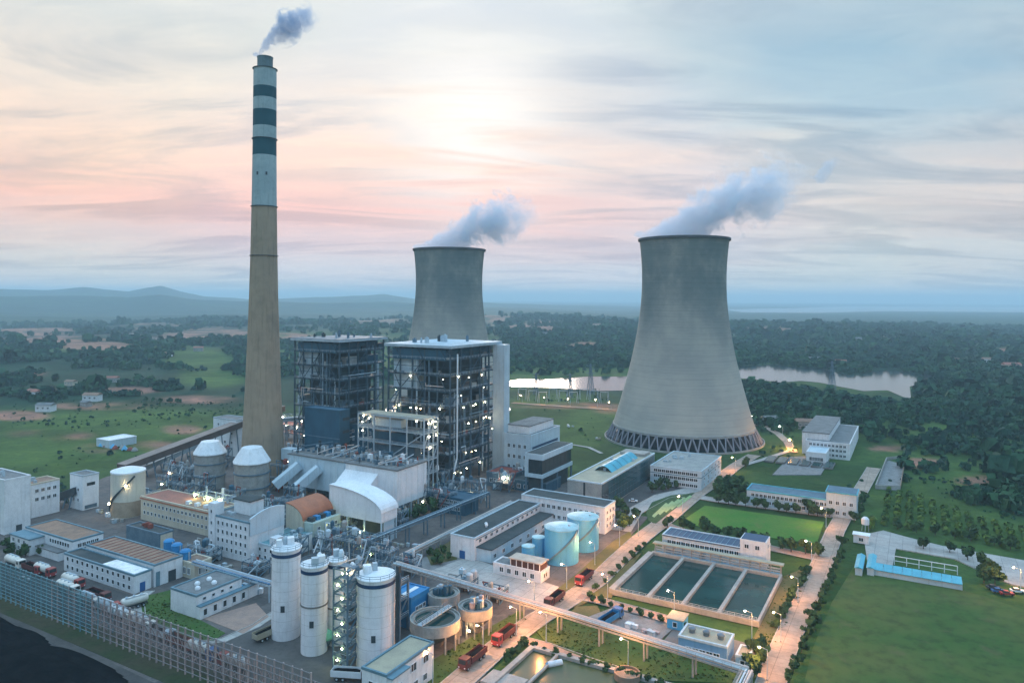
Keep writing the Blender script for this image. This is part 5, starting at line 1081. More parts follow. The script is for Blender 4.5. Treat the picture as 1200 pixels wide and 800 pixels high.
# far houses
def house(label, px, py, w, d, h, m, rm, cat='house'):
    P = g(px, py); z = float(HT(np.array([P[0]]), np.array([P[1]]))[0]); t = thing('farm_house', label, cat, P, random.uniform(-0.6,0.3), 'far houses', z)
    ob('wall', MB().box(-w/2,w/2,0,d,-2,h), m, t); ob('roof', MB().add([(-w/2-0.6,-0.6,h),(w/2+0.6,-0.6,h),(w/2+0.6,d+0.6,h),(-w/2-0.6,d+0.6,h),(-w/2-0.6,d/2,h+d*0.25),(w/2+0.6,d/2,h+d*0.25)],[(0,1,5,4),(2,3,4,5),(1,2,5),(3,0,4),(3,2,1,0)]), rm, t)
    for k in range(3): window(t, -w/2+w*(k+0.5)/3, 0, h*0.45, w/8, h*0.25)
for k, (px, py, w) in enumerate([(105,470,15),(97,476,10),(35,466,16),(80,452,12),(50,482,14),(232,415,16),(196,420,13),(955,425,18),(985,428,16),(945,503,14),(905,497,12),(1188,436,22),(1160,428,18),(1010,404,26),(760,408,24),(700,388,26),(640,395,20),(130,448,13)]):
    house(['pale', 'grey', 'white', 'cream'][k % 4]+' far house at %s' % ['the left wood edge, nearest one','the left wood edge below its neighbour','the far left among trees','the left wood, higher up','the far left field edge','the left field behind chimney','the left field, smaller one','the river bank by the pylon','the river bank right of the pylon','the wood behind water works','the wood by the cooling tower','the right edge past wooded hill','the right edge, farther one','the plain beyond the river','the plain right of lone tower','the plain left of lone tower','the plain between both towers','the left wood near clearing'][k], px, py, w, w*0.6, w*0.42, [white,concrete,whitem,cream][k % 4], [brownroof,greyroof,redroof][k % 3])
b = Bld('white_long_shed', 'long white roofed shed lying in the left field', 'shed', (128,516), 5, 113, 160, panelm, whitem, whitem, parapet=0.4)
P = g(128,523); t = thing('scrap_yard', 'row of teal and rust material piles before the white roofed shed', 'material piles', P)
for k in range(9): ob('pile', MB().lathe([(2.2,0),(1.6,1.2),(0.3,2.0+random.random())], 9, -6+4.2*k, random.uniform(-3,3), cap1=True), [cyantank,rustm,concrete][k % 3], t)
# ------------------------------------------------------------------ filter pools
P = g(887,733); LB = along(P, (-ax_b[0],-ax_b[1]), 720, 733); LA = along(P, ax_a, 913, 733)
t = thing('filter_pools', 'four dark green settling pools divided by pale concrete walls', 'pools', P)
for nm, (x0,x1,y0,y1) in (('front_wall',(-LB-0.8,0.8,-0.8,0)),('back_wall',(-LB-0.8,0.8,LA,LA+1.6)),('left_wall',(-LB-2.2,-LB,0,LA)),('right_wall',(0,0.8,0,LA))): ob(nm, MB().box(x0,x1,y0,y1,0,1.9), concrete, t)
for k in range(1, 4): ob('dividing_wall', MB().box(-LB*k/4-0.6,-LB*k/4+0.6,0.02,LA-0.02,0,1.85), concrete, t)
for k in range(4): ob('pool_water', MB().box(-LB*(k+1)/4+(0.61 if k<3 else 0.02),-LB*k/4-(0.61 if k>0 else 0.02),0.03,LA-0.03,0.1,0.75), basin_m, t)
mb = MB()
for y in (-0.5, LA+1.3):
    for z_ in (2.4, 2.9): mb.bar((-LB,y,z_),(0,y,z_),0.08)
    for x in np.linspace(-LB,0,22): mb.bar((x,y,1.8),(x,y,2.9),0.08)
ob('handrail', mb, steell, t)
t = thing('pool_gallery', 'pale roofed pipe gallery on posts along the back of the pools', 'gallery', off(P, 0, LA+3.2))
ob('roof', MB().box(-LB-1,1,-1.3,1.6,4.6,5.1), beigeroof, t)
for k in range(14):
    for y in (-0.9, 1.2): ob('post', MB().box(-LB*k/13-0.15,-LB*k/13+0.15,y-0.15,y+0.15,0,4.6), concrete, t)
for k, z_ in enumerate((1.2, 2.2, 3.2)): ob('pipe', MB().bar((-LB,0.2,z_),(0,0.2,z_),0.7,0.7,8), [cyantank,steell,panelm][k], t)
# pond at the bottom edge
P = g(625,764); t = thing('sludge_pond', 'walled square pond of green water at the bottom edge', 'pond', P)
ob('back_wall', MB().box(-1.6,46,0,1.6,0,1.4), concrete, t); ob('left_wall', MB().box(-1.6,0,-40,-0.02,0,1.4), concrete, t); ob('water', MB().box(0.02,45,-39,-0.02,0.05,0.5), pond_m, t); ob('right_wall', MB().box(45.02,46.4,-40,-0.02,0,1.4), concrete, t)
ob('dividing_beam', MB().box(7.4,8.2,-38,-0.05,0.8,1.4), concrete, t)
P = g(650,781); t = thing('pontoon', 'small blue and white cylindrical float moored in the pond', 'float', P, GRID+0.9, z=0.5)
ob('float_body', MB().bar((-2.2,0,0.5),(2.2,0,0.5),1.7,1.7,12), panelm, t); ob('end_cap', MB().bar((-2.7,0,0.5),(-2.2,0,0.5),1.2,1.2,12), bluesheet, t)
P = g(735,796); t = thing('sand_tank', 'round sandy brown tank at the bottom edge beside the pond path', 'tank', P); ob('wall', MB().lathe([(3.6,0),(3.6,2.2),(3.2,2.2),(3.2,1.4)], 28), earth_m, t); ob('sand', MB().lathe([(3.2,1.5),(1.5,2.0),(0.1,2.2)], 28), earth_m, t)
P = g(577,797); t = thing('rubble_slab', 'pale broken concrete slab by the pond at the bottom', 'slab', P); ob('slab', MB().box(-2,9,-3,4,0,0.9), concrete, t); ob('step', MB().box(9.02,11,-1.5,2.5,0,0.5), concrete, t)
# ------------------------------------------------------------------ pipe racks
def rack(label, pts, w=3.0, npipe=4, step=11.0, mats=None, cat='pipe rack', rail=True, postm=None, legstyle='pair'):
    P0 = pts[0]; t = thing('pipe_rack', label, cat, (P0[0], P0[1]), 0.0, 'raised pipe racks'); O = Vector((P0[0], P0[1], 0)); mats = mats or [pipem, steell, panelm, pipem]; postm = postm or concrete
    for p, q in zip(pts[:-1], pts[1:]):
        p, q = Vector(p)-O, Vector(q)-O; L = (q-p).length; d = (q-p)/L; s = d.cross(Vector((0,0,1))).normalized()
        for k in range(npipe):
            o_s = s*(w*((k+0.5)/npipe-0.5)); r_ = [0.75,0.45,0.55,0.4,0.5][k % 5]
            ob('pipe', MB().bar(p+o_s+Vector((0,0,r_/2+0.05)), q+o_s+Vector((0,0,r_/2+0.05)), r_, r_, 8), mats[k % len(mats)], t)
        for sg in (-1, 1): ob('side_beam', MB().bar(p+s*sg*w/2+Vector((0,0,-0.35)), q+s*sg*w/2+Vector((0,0,-0.35)), 0.25, 0.5), postm, t)
        n = max(2, int(L/step))
        for i in range(n+1):
            c = p+(q-p)*(i/n)
            for sg in (-1, 1): ob('post', MB().box(-0.22,0.22,-0.22,0.22,0,c.z-0.6), postm, t, (c.x+s.x*sg*w*0.36, c.y+s.y*sg*w*0.36, 0), math.atan2(d.y, d.x))
            ob('cross_head', MB().bar(c+s*w*0.52-Vector((0,0,0.35)), c-s*w*0.52-Vector((0,0,0.35)), 0.4, 0.5), postm, t)
        if rail:
            for z_ in (0.6, 1.2): ob('rail', MB().bar(p+s*w*0.5+Vector((0,0,z_)), q+s*w*0.5+Vector((0,0,z_)), 0.1), postm, t)
            mb = MB()
            for i in range(int(L/2.5)): c = p+d*(i*2.5)+s*w*0.5; mb.bar(c, c+Vector((0,0,1.2)), 0.09)
            ob('rail_posts', mb, postm, t)
    return t
rack('long pipe rack of pinkish lagged pipes crossing the main road', [P3(462,660,6), P3(656,717,6), P3(876,786,6), P3(862,815,6)], 3.0, 4, 13)
rack('dark railed cable trestle running past the vaulted hall to the boiler', [P3(430,634,7.5), P3(572,577,7.5)], 2.8, 3, 12, [steelb, panelm, steelb], 'trestle', True, steelb)
rack('low grey pipe trestle beside the long white store', [P3(470,652,4), P3(600,588,4)], 2.4, 3, 12, [pipem, steell, concrete], 'trestle', False, concrete)
rack('short pipe trestle on thin posts behind the skylight hall', [P3(228,658,6), P3(318,684,6)], 2.4, 3, 9, [steell, pipem, bluesheet], 'trestle', True, steell)
# ------------------------------------------------------------------ wind fence of the coal yard
Pf = g(0, 657, 13); P0 = off(Pf, -18, 0); t = thing('wind_fence', 'tall openwork steel wind fence, teal turning pinkish, along the coal yard', 'fence', P0)
NP, SP, HF = 53, 3.15, 13.0
pm_ = [MB().box(-0.17,0.17,-0.17,0.17,0,HF).mesh('post') for _ in range(2)]; sm_ = [MB().bar((0,0.3,HF*0.72),(0,4.6,0),0.22).mesh('strut') for _ in range(2)]; lm_ = [MB().bar((0,0.2,HF*0.36),(0,2.55,HF*0.36),0.16).mesh('tie') for _ in range(2)]
bp_ = [MB().box(-0.13,0.13,4.4,4.7,0,HF*0.6).mesh('rear_post') for _ in range(2)]
for L_ in (pm_, sm_, lm_, bp_): L_[0].materials.append(bluepost); L_[1].materials.append(pinkpost)
for k in range(NP):
    c = 0 if k < 15 else (1 if k > 26 else (k*7 % 3 != 0)*1)
    ob('post', pm_[c], None, t, (k*SP,0,0)); ob('strut', sm_[c], None, t, (k*SP,0,0)); ob('tie', lm_[c], None, t, (k*SP,0,0)); ob('rear_post', bp_[c], None, t, (k*SP,0,0))
for s0, s1, m_, nr_ in ((0,23,bluepost,10),(23,NP-1,mat('weathered_rail', (0.26,0.25,0.26), (0.20,0.20,0.22), 0.1, 0.7, fine=0.3),7)):
    for k in range(nr_+1):
        z_ = 1.2+(HF-1.3)*k/nr_; ob('rail', MB().box(s0*SP+0.02,s1*SP-0.02,-0.34,-0.18,z_-0.06,z_+0.06), m_, t)
    ob('rear_rail', MB().box(s0*SP+0.02,s1*SP-0.02,4.72,4.86,HF*0.58,HF*0.6), m_, t)
for k in range(NP-1):
    m_ = bluepost if k < 23 else pinkpost
    if k % 2 == 0: ob('brace', MB().bar((k*SP,-0.1,2),((k+1)*SP,-0.1,HF-1),0.12), m_, t)
def net_mat(name, c, a):
    global nt
    m = bpy.data.materials.new(name); m.use_nodes = True; nt = m.node_tree; nt.nodes.clear()
    o = N('ShaderNodeOutputMaterial'); p = N('ShaderNodeBsdfPrincipled'); tr = N('ShaderNodeBsdfTransparent'); mx = N('ShaderNodeMixShader')
    p.inputs['Roughness'].default_value = 0.8; ge = N('ShaderNodeNewGeometry'); pos = ge.outputs['Position']
    put(p.inputs['Base Color'], MIX(NOISE(pos, 0.25, 4), (*c, 1), (*[v*0.6 for v in c], 1)))
    mx.inputs[0].default_value = a; nt.links.new(tr.outputs[0], mx.inputs[1]); nt.links.new(p.outputs[0], mx.inputs[2]); nt.links.new(mx.outputs[0], o.inputs[0]); return m
nets = [net_mat('teal_windbreak_net', (0.09,0.17,0.20), 0.4), net_mat('grey_windbreak_net', (0.22,0.18,0.18), 0.22)]
for c in (0, 1):
    nm = MB().box(0.14,SP-0.14,-0.17,-0.15,2.0,HF-0.3).mesh('net_panel'); nm.materials.append(nets[c])
    for k in range(NP-1):
        if (k < 23) == (c == 0): ob('net_panel', nm, None, t, (k*SP,0,0))
grass_strip = struct('fence_verge', MB().prism([off(P0,-10,-5.5), off(P0,NP*SP,-5.5), off(P0,NP*SP,6), off(P0,-10,6)], -0.3, 0.09), mat('coal_dusted_grass', (0.030,0.050,0.018), (0.055,0.052,0.030), 0.08, 0.95, fine=0.6, fscale=0.6, bump=0.5))
# ------------------------------------------------------------------ vehicles
wheel_me = MB().bar((0,-0.18,0),(0,0.18,0),1.05,1.05,14).mesh('wheel'); wheel_me.materials.append(tyrem)
hub_me = MB().bar((0,-0.2,0),(0,0.2,0),0.5,0.5,10).mesh('hub'); hub_me.materials.append(steell)
def truck(label, px, py, ang, kind='tanker', cab=redpaint, body=tankwhite, z=0.1, grp='parked trucks', cat='truck', sc=1.0):
    P = g(px, py); t = thing('tanker_truck' if kind == 'tanker' else ('dump_truck' if kind == 'dump' else 'car'), label, cat, P, ang, grp, z); t.scale = (sc,)*3
    if kind == 'car':
        ob('body', MB().prism([(-2.2,-0.85),(2.2,-0.85),(2.2,0.85),(-2.2,0.85)], 0.35, 0.95), cab, t)
        ob('cabin', MB().add([(-1.6,-0.8,0.95),(1.0,-0.8,0.95),(1.0,0.8,0.95),(-1.6,0.8,0.95),(-1.1,-0.68,1.5),(0.4,-0.68,1.5),(0.4,0.68,1.5),(-1.1,0.68,1.5)],[(0,1,5,4),(1,2,6,5),(2,3,7,6),(3,0,4,7),(4,5,6,7)]), glassm, t)
        ob('roof', MB().box(-1.1,0.4,-0.68,0.68,1.5,1.56), cab, t)
        for x in (-1.4,1.4):
            for y in (-0.8,0.8): w = ob('wheel', wheel_me, None, t, (x,y,0.33)); w.scale = (0.62,0.8,0.62)
        return t
    ob('chassis', MB().box(-5.2,4.2,-0.5,0.5,0.7,1.05), steeld, t)
    c = ob('cab', MB().add([(2.3,-1.2,0.75),(4.6,-1.2,0.75),(4.6,1.2,0.75),(2.3,1.2,0.75),(2.3,-1.15,3.0),(4.3,-1.15,3.0),(4.3,1.15,3.0),(2.3,1.15,3.0)],[(3,2,1,0),(0,1,5,4),(1,2,6,5),(2,3,7,6),(3,0,4,7),(4,5,6,7)]), cab, t)
    ob('windscreen', MB().add([(4.51,-1.0,1.85),(4.51,1.0,1.85),(4.36,1.0,2.8),(4.36,-1.0,2.8)],[(0,1,2,3)]), glassm, c)
    for y in (-1.21,1.21): ob('side_window', MB().box(3.0,3.9,y-0.03,y+0.03,1.8,2.6), glassm, c)
    for y in (-0.85,0.85): ob('headlight', MB().box(4.55,4.66,y-0.15,y+0.15,0.95,1.2), whitem, c)
    if kind == 'tanker':
        b_ = MB(); n = 16
        prof = [(-5.5,0.3),(-5.3,0.95),(-4.8,1.22),(1.3,1.22),(1.8,0.95),(2.0,0.3)]
        V = [(x, r*math.cos(2*math.pi*k/n), 2.25+r*math.sin(2*math.pi*k/n)) for x, r in prof for k in range(n)]
        F = [(i*n+k,i*n+(k+1)%n,(i+1)*n+(k+1)%n,(i+1)*n+k) for i in range(len(prof)-1) for k in range(n)]+[tuple(range(n)), tuple(range((len(prof)-1)*n,len(prof)*n))]
        tk = ob('tank', b_.add(V, F), body, t, smooth=True)
        for x in (-3.6,-1.6,0.4): ob('hatch', MB().cyl(x,0,3.4,3.7,0.35,10), steell, tk)
        ob('walkway', MB().box(-4.6,1.0,0.45,0.8,3.42,3.5), steell, t)
    else:
        for nm, (x0,x1,y0,y1,z0,z1) in (('bed_floor',(-5.4,2.0,-1.2,1.2,1.06,1.2)),('side_board',(-5.4,2.0,-1.25,-1.15,1.2,2.6)),('side_board',(-5.4,2.0,1.15,1.25,1.2,2.6)),('head_board',(1.9,2.05,-1.15,1.15,1.2,2.9)),('tail_board',(-5.45,-5.35,-1.15,1.15,1.2,2.4))): ob(nm, MB().box(x0,x1,y0,y1,z0,z1), body, t)
        ob('load', MB().add([(-5.2,-1.1,1.9),(1.8,-1.1,1.9),(1.8,1.1,1.9),(-5.2,1.1,1.9),(-4,0,2.7),(0.6,0,2.8)],[(0,1,5,4),(2,3,4,5),(1,2,5),(3,0,4)]), coal_m, t)
    for x in (3.4,-2.4,-3.9):
        for y in (-1.0,1.0):
            w = ob('wheel', wheel_me, None, t, (x,y,0.53)); ob('hub', hub_me, None, w)
    return t
AB, AAx = GRID, AA
TR = [(53,674,AB,'tanker',redpaint,tankwhite,'white tanker with red cab parked by the fence, leftmost red cab'),
 (86,687,AB,'tanker',redpaint,tankwhite,'white tanker with bright red cab parked second along the fence'),
 (116,703,AB,'dump',maroon,maroon,'dark maroon dump truck parked along the coal fence'),
 (18,664,AB,'tanker',tankwhite,tankwhite,'all white tanker parked far left by the fence'),
 (80,695,AB,'tanker',tankwhite,tankwhite,'white tanker tucked against the fence below the red cabs'),
 (106,710,AB,'tanker',tankwhite,steell,'grey tanker tucked against the fence beyond the maroon truck'),
 (150,714,AAx+2.9,'tanker',redpaint,tankwhite,'white tanker with red cab turning near the west lawn'),
 (143,727,AB,'tanker',tankwhite,whitem,'white tanker at the fence below the turning tanker'),
 (190,748,AB,'dump',steell,whitem,'long pale truck at the fence beside the west lawn'),
 (238,770,AB,'tanker',bluepaint,tankwhite,'white tanker with blue cab on the access road'),
 (272,783,AB+math.pi,'tanker',redpaint,pipem,'tan tanker with red cab at the lower fence end'),
 (40,671,AB,'dump',redpaint,maroon,'red dump truck between the far left tankers by the fence'),
 (128,719,AB,'tanker',redpaint,steell,'grey tanker with red cab squeezed along the fence'),
 (168,738,AB,'tanker',tankwhite,pipem,'tan tanker with white cab along the lower fence'),
 (215,760,AB,'dump',redpaint,rustm,'rust red dump truck along the lower fence'),
 (319,745,AAx-0.1,'dump',maroon,beigeroof,'dark truck with beige load beside the first silo'),
 (590,751,AAx+math.pi,'dump',redpaint,maroon,'red dump truck driving toward the camera near the crossing'),
 (553,778,AAx+math.pi,'dump',maroon,maroon,'maroon dump truck on the main road at the bottom'),
 (649,708,AAx+math.pi,'dump',maroon,maroon,'maroon truck at the pipe rack crossing'),
 (684,682,AAx+math.pi,'dump',redpaint,maroon,'red truck parked beside the cyan tank verge'),
 (717,729,AB+1.4,'dump',bluepaint,bluesheet,'blue truck on the grey yard south of the pools'),
 (170,637,AB,'dump',redpaint,rustm,'red truck in front of the grey shed'),
 (415,797,AB+0.4,'dump',redpaint,whitem,'truck with red cab at the foot of the widest silo')]
for px, py, an, kd, cb_, bd, lb in TR: truck(lb, px, py, an, kd, cb_, bd, 0.16 if px > 540 else 0.1, sc=1.15)
for k, (px, py, m_, lb) in enumerate([(1170,694,bluepaint,'blue car parked at the right edge of the pale road'),(1180,697,redpaint,'red car parked beside the blue car at right'),(1192,694,whitem,'white car at the far right picture edge'),(30,680,whitem,'white car by the coal fence far left'),(1164,690,steeld,'dark car left of the blue car at right'),(742,588,whitem,'white car on the office forecourt'),(728,603,steeld,'dark car on the office forecourt')]): truck(lb, px, py, AB+0.3, 'car', m_, m_, 0.12, 'parked cars', 'car')
# ------------------------------------------------------------------ street lamps
def lamp_post(px, py, label, h=8.5, m=lampo, r=0.21, ang=None, grp='road lamps'):
    P = g(px, py); t = thing('street_lamp', label, 'street lamp', P, AA+math.pi/2 if ang is None else ang, grp)
    ob('pole', MB().lathe([(0.16,0),(0.08,h)], 8), steell, t); ob('base', MB().lathe([(0.3,0),(0.3,0.4),(0.18,0.5)], 8, cap1=True), concrete, t)
    ob('arm', MB().bar((0,0,h-0.1),(1.9,0,h+0.35),0.12), steell, t); hd = ob('lamp_head', MB().box(1.6,2.6,-0.2,0.2,h+0.3,h+0.52), steelb, t)
    lampball(hd, (2.1,0,h+0.12), m, r, 'bulb')
for px, py, lb in [(697,662,'lit lamp at the main road beside the cyan tanks'),(664,690,'lit lamp near the red truck on the main road'),(626,712,'lit lamp where the pipe rack meets the apron'),(712,703,'lit lamp at the west corner of the pools'),
    (790,724,'lit lamp in front of the middle pool'),(881,750,'lit lamp at the south east pool corner'),(736,786,'lit lamp over the pond path'),(566,769,'lit lamp on the clarifier lawn'),(507,803,'lit lamp by the control house corner'),
    (748,628,'lit lamp at the junction below the leaf shaped bed'),(726,640,'lit lamp beside the white chemical house end'),(800,603,'lit lamp at the lawn corner by the main road'),(968,618,'lit lamp at the top of the east road'),(951,660,'lit lamp on the east road by the workshop tower'),(935,706,'lit lamp halfway down the east road'),
    (915,752,'lit lamp low on the east road by the pump annex'),(899,797,'lit lamp at the bottom of the east road'),(862,553,'lit lamp where main road meets the tower path'),(605,745,'lit lamp at the road crossing by the pond'),(1196,694,'lit lamp at the right edge by the cars'),(640,752,'lit lamp over the rack lawn path')]:
    lamp_post(px, py, lb)
lamp_post(929,527, 'bright orange lamp lighting the ground by the water works', 7, mat('lamp_sodium_strong',(0.9,0.8,0.6),None,1,0.5,emit=(1.0,0.44,0.10,5000)), 0.32)
lamp_post(917,514, 'white floodlight on a pole behind the tower ring road', 9, lampw2, 0.4, grp='floodlights'); lamp_post(884,496, 'white floodlight at the foot of the lone cooling tower', 6, lampw2, 0.4, grp='floodlights')
for k, (px, py) in enumerate([(612,471),(640,474),(668,476),(700,477),(716,480)]): lamp_post(px, py, 'orange lamp on the switchyard road, %s from the left' % ('first','second','third','fourth','fifth')[k], 7, mat('lamp_sodium_mid',(0.9,0.8,0.6),None,1,0.5,emit=(1.0,0.48,0.14,700)), 0.3, grp='switchyard lamps')
# ------------------------------------------------------------------ switchyard and pylons
def pylon(label, px, py, H, grp='lattice pylons'):
    P = g(px, py); z = float(HT(np.array([P[0]]), np.array([P[1]]))[0]); t = thing('pylon', label, 'pylon', P, 0.4, grp, z); w = H*0.09
    pts = lambda s, z_: [(sx*s, sy*s, z_) for sx, sy in ((-1,-1),(1,-1),(1,1),(-1,1))]
    lv = [0,0.2,0.38,0.54,0.68,0.8,0.9,1.0]
    for i in range(4):
        ob('leg', MB().bar(pts(w,0)[i], pts(w*0.12,H)[i], 0.5), steelb, t)
    mb = MB()
    for l0, l1 in zip(lv[:-1], lv[1:]):
        a0, a1 = pts(w*(1-0.88*l0),H*l0), pts(w*(1-0.88*l1),H*l1)
        for i in range(4): mb.bar(a0[i], a1[(i+1)%4], 0.28); mb.bar(a1[i], a1[(i+1)%4], 0.28)
    ob('lattice', mb, steelb, t)
    for l in (0.7,0.82,0.94): ob('cross_arm', MB().bar((-H*0.16,0,H*l),(H*0.16,0,H*l),0.5), steelb, t)
pylon('lattice pylon standing before the river on the right', 975, 460, 36); pylon('lattice pylon left of the lone cooling tower by the river', 692, 462, 34); pylon('smaller lattice pylon in the switchyard', 668, 466, 26); pylon('lattice pylon at the left end of the switchyard', 628, 462, 24)
for k in range(9):
    P = g(612+12*k, 468+(k % 3)*2.0); t = thing('switchyard_gantry', 'steel switchyard gantry, %s from the left of the row' % ['first','second','third','fourth','fifth','sixth','seventh','eighth','ninth'][k], 'gantry', P, 0.1, 'switchyard gantries')
    for x in (-4,4): ob('leg', MB().bar((x-0.9,0,0),(x,0,11),0.4), steell, t); ob('leg', MB().bar((x+0.9,0,0),(x,0,11),0.4), steell, t)
    ob('beam', MB().box(-4.4,4.4,-0.3,0.3,10.6,11.1), steell, t)
# ------------------------------------------------------------------ trees
def crown_mesh(nq, seed, r, hgt, flat=0.85, q0=0.22, q1=0.40):
    rr = np.random.default_rng(seed); V = []; F = []
    lobes = [(rr.normal(size=3)*np.array([0.35,0.35,0.3]), rr.uniform(0.55,0.8)) for _ in range(5)]
    for k in range(nq):
        c0_, lr = lobes[k % 5]; u = rr.normal(size=3); u /= np.linalg.norm(u)
        c = (c0_+u*lr*rr.uniform(0.6,1.0))*np.array([r,r,r*flat])+np.array([0,0,hgt])
        n = u+rr.normal(size=3)*0.5; n /= np.linalg.norm(n); tt_ = np.cross(n,[0,0,1.0]); tt_ /= np.linalg.norm(tt_)+1e-6; s = np.cross(n,tt_); q = r*rr.uniform(q0,q1)
        b0 = len(V); V += [tuple(c-tt_*q-s*q), tuple(c+tt_*q-s*q*0.7), tuple(c+tt_*q*0.8+s*q), tuple(c-tt_*q*0.7+s*q)]; F.append((b0,b0+1,b0+2,b0+3))
    me = bpy.data.meshes.new('crown'); me.from_pydata(V, [], F); me.update(); me.materials.append(leafm); return me
shrub_c = [crown_mesh(110, s, 1.5, 1.7) for s in range(4)]; tree_c = [crown_mesh(150, s+20, 2.7, 4.6, 1.0) for s in range(5)]
trunk_s = MB().lathe([(0.14,0),(0.09,1.2)], 6).mesh('trunk'); trunk_s.materials.append(barkm)
tb = MB().lathe([(0.26,0),(0.18,2.2),(0.10,4.2)], 7)
for q in range(4): tb.bar((0,0,2.2+0.3*q),(1.3*math.cos(q*1.7),1.3*math.sin(q*1.7),4.2+0.3*q),0.12)
trunk_t = tb.mesh('trunk'); trunk_t.materials.append(barkm)
def plant(P, big, label, grp, cat, sc=1.0, z=0.1):
    o = thing('roadside_tree' if big else 'round_shrub', label, cat, P, random.uniform(0,6.28), grp, z); s = sc*random.uniform(0.8,1.2); o.scale = (s,s,s*random.uniform(0.9,1.15))
    ob('crown', random.choice(tree_c if big else shrub_c), None, o); ob('trunk', trunk_t if big else trunk_s, None, o)
ORD = ['first','second','third','fourth','fifth','sixth','seventh','eighth','ninth','tenth','eleventh','twelfth','thirteenth','fourteenth','fifteenth','sixteenth','seventeenth','eighteenth','nineteenth','twentieth']
def row(p0, p1, n, big, label, grp, sc=1.0, jit=0.6):
    side = 'left' if abs(p1[0]-p0[0]) > abs(p1[1]-p0[1]) else ('top' if p1[1] > p0[1] else 'bottom')
    A_, B_ = g(*p0), g(*p1)
    for k in range(n):
        q = k/(n-1); plant((A_[0]+(B_[0]-A_[0])*q+random.uniform(-jit,jit), A_[1]+(B_[1]-A_[1])*q+random.uniform(-jit,jit)), big, label+', %s from the %s' % (ORD[k], side), grp, 'tree' if big else 'shrub', sc)
row((985,650),(925,798),19,False,'dark round shrub lining the field side of the east road','shrubs on the field side of the east road',1.0,0.4)
row((944,672),(910,735),11,False,'dark round shrub lining the pool side of the east road','shrubs on the pool side of the east road',1.0,0.4)
row((694,704),(800,736),10,False,'small round shrub along the pink path south of the pools','shrubs along the pool path',0.75,0.3)
row((612,756),(775,806),12,False,'small round shrub along the path above the pond','shrubs along the pond path',0.75,0.3)
row((690,700),(755,640),9,False,'small shrub along the main road beside the pools','shrubs along the main road',0.75,0.3)
row((594,775),(616,756),4,False,'small shrub beside the main road at the bottom','shrubs by the lower main road',0.8,0.3)
row((785,618),(958,652),13,True,'leafy tree in the row between lawn and blue roofed workshop','trees south of the lawn',0.75,1.2)
row((842,590),(972,606),12,True,'leafy tree in the front row before the teal office','front row before the teal office',0.75,0.9)
row((848,580),(962,595),12,True,'leafy tree in the back row against the teal office','back row before the teal office',0.9,1.2)
for k, (px, py) in enumerate([(846,577),(853,570),(860,578),(842,584),(867,570),(858,586),(874,548)]): plant(g(px,py), True, 'leafy tree in the clump west of the teal office, %s counted from its left front' % ['third','second','fifth','first','sixth','fourth','seventh'][k], 'clump west of the teal office', 'tree', 1.0)
for k, (px, py) in enumerate([(726,600),(735,606),(722,612),(738,617),(745,609),(730,621)]): plant(g(px,py), True, 'dark tree in the clump beside the white chemical house, %s from the left' % ['second','fourth','first','fifth','sixth','third'][k], 'clump by the chemical house', 'tree', 0.8)
row((765,577),(800,560),6,True,'dark tree along the glass office front','trees by the glass office',0.7,0.8); row((775,575),(830,566),7,True,'dark tree below the banded office wing','trees by the office wing',0.6,1.0)
for k, (px, py) in enumerate([(1052,620),(1074,624),(1096,627),(1119,631),(1138,634),(1165,639),(1184,644)]): plant(g(px,py), True, 'dark round tree along the orchard edge of the pale road, %s from the left' % ORD[k], 'trees on the orchard side of the pale road', 'tree', 0.75)
for k, (px, py) in enumerate([(1082,643),(1113,647),(1134,656),(1151,665),(1162,675),(1153,683),(1166,684)]): plant(g(px,py), True, 'dark round tree on the field side of the pale road, %s along' % ORD[k], 'trees on the field side of the pale road', 'tree', 0.75)
for k, (px, py) in enumerate([(1010,590),(1005,596),(1008,603),(987,640),(1001,612),(990,592)]): plant(g(px,py), True, 'dark tree beside the teal office end block, %s from the left' % ['sixth','fourth','fifth','first','third','second'][k], 'trees by the teal office end', 'tree', 0.7)
for k, (px, py) in enumerate([(8,640),(18,644),(28,640),(40,645),(12,650),(30,652),(48,650)]): plant(g(px,py), False, 'dark shrub before the white tower block at far left, %s from the left' % ['first','third','fourth','sixth','second','fifth','seventh'][k], 'shrubs by the tower block', 'shrub', 1.3)
for k, (px, py) in enumerate([(505,650),(512,655),(520,648),(527,655),(516,660),(508,661)]): plant(g(px,py), False, 'shrub on the scrub patch left of the white store, %s from the left' % ['first','third','fifth','sixth','fourth','second'][k], 'shrubs by the white store', 'shrub', 1.1)
for k, (px, py) in enumerate([(470,607),(478,611),(487,608),(496,605),(459,612),(505,602)]): plant(g(px,py), True, 'dark tree below the white precipitator, %s from the left' % ['second','third','fourth','fifth','first','sixth'][k], 'trees below the precipitator', 'tree', 0.8)
for k, (px, py) in enumerate([(893,760),(895,772),(886,778),(880,785),(884,795)]): plant(g(px,py), True, 'dark tree beside the small pump annex, %s from the left' % ['fourth','fifth','third','first','second'][k], 'trees by the pump annex', 'tree', 0.65)
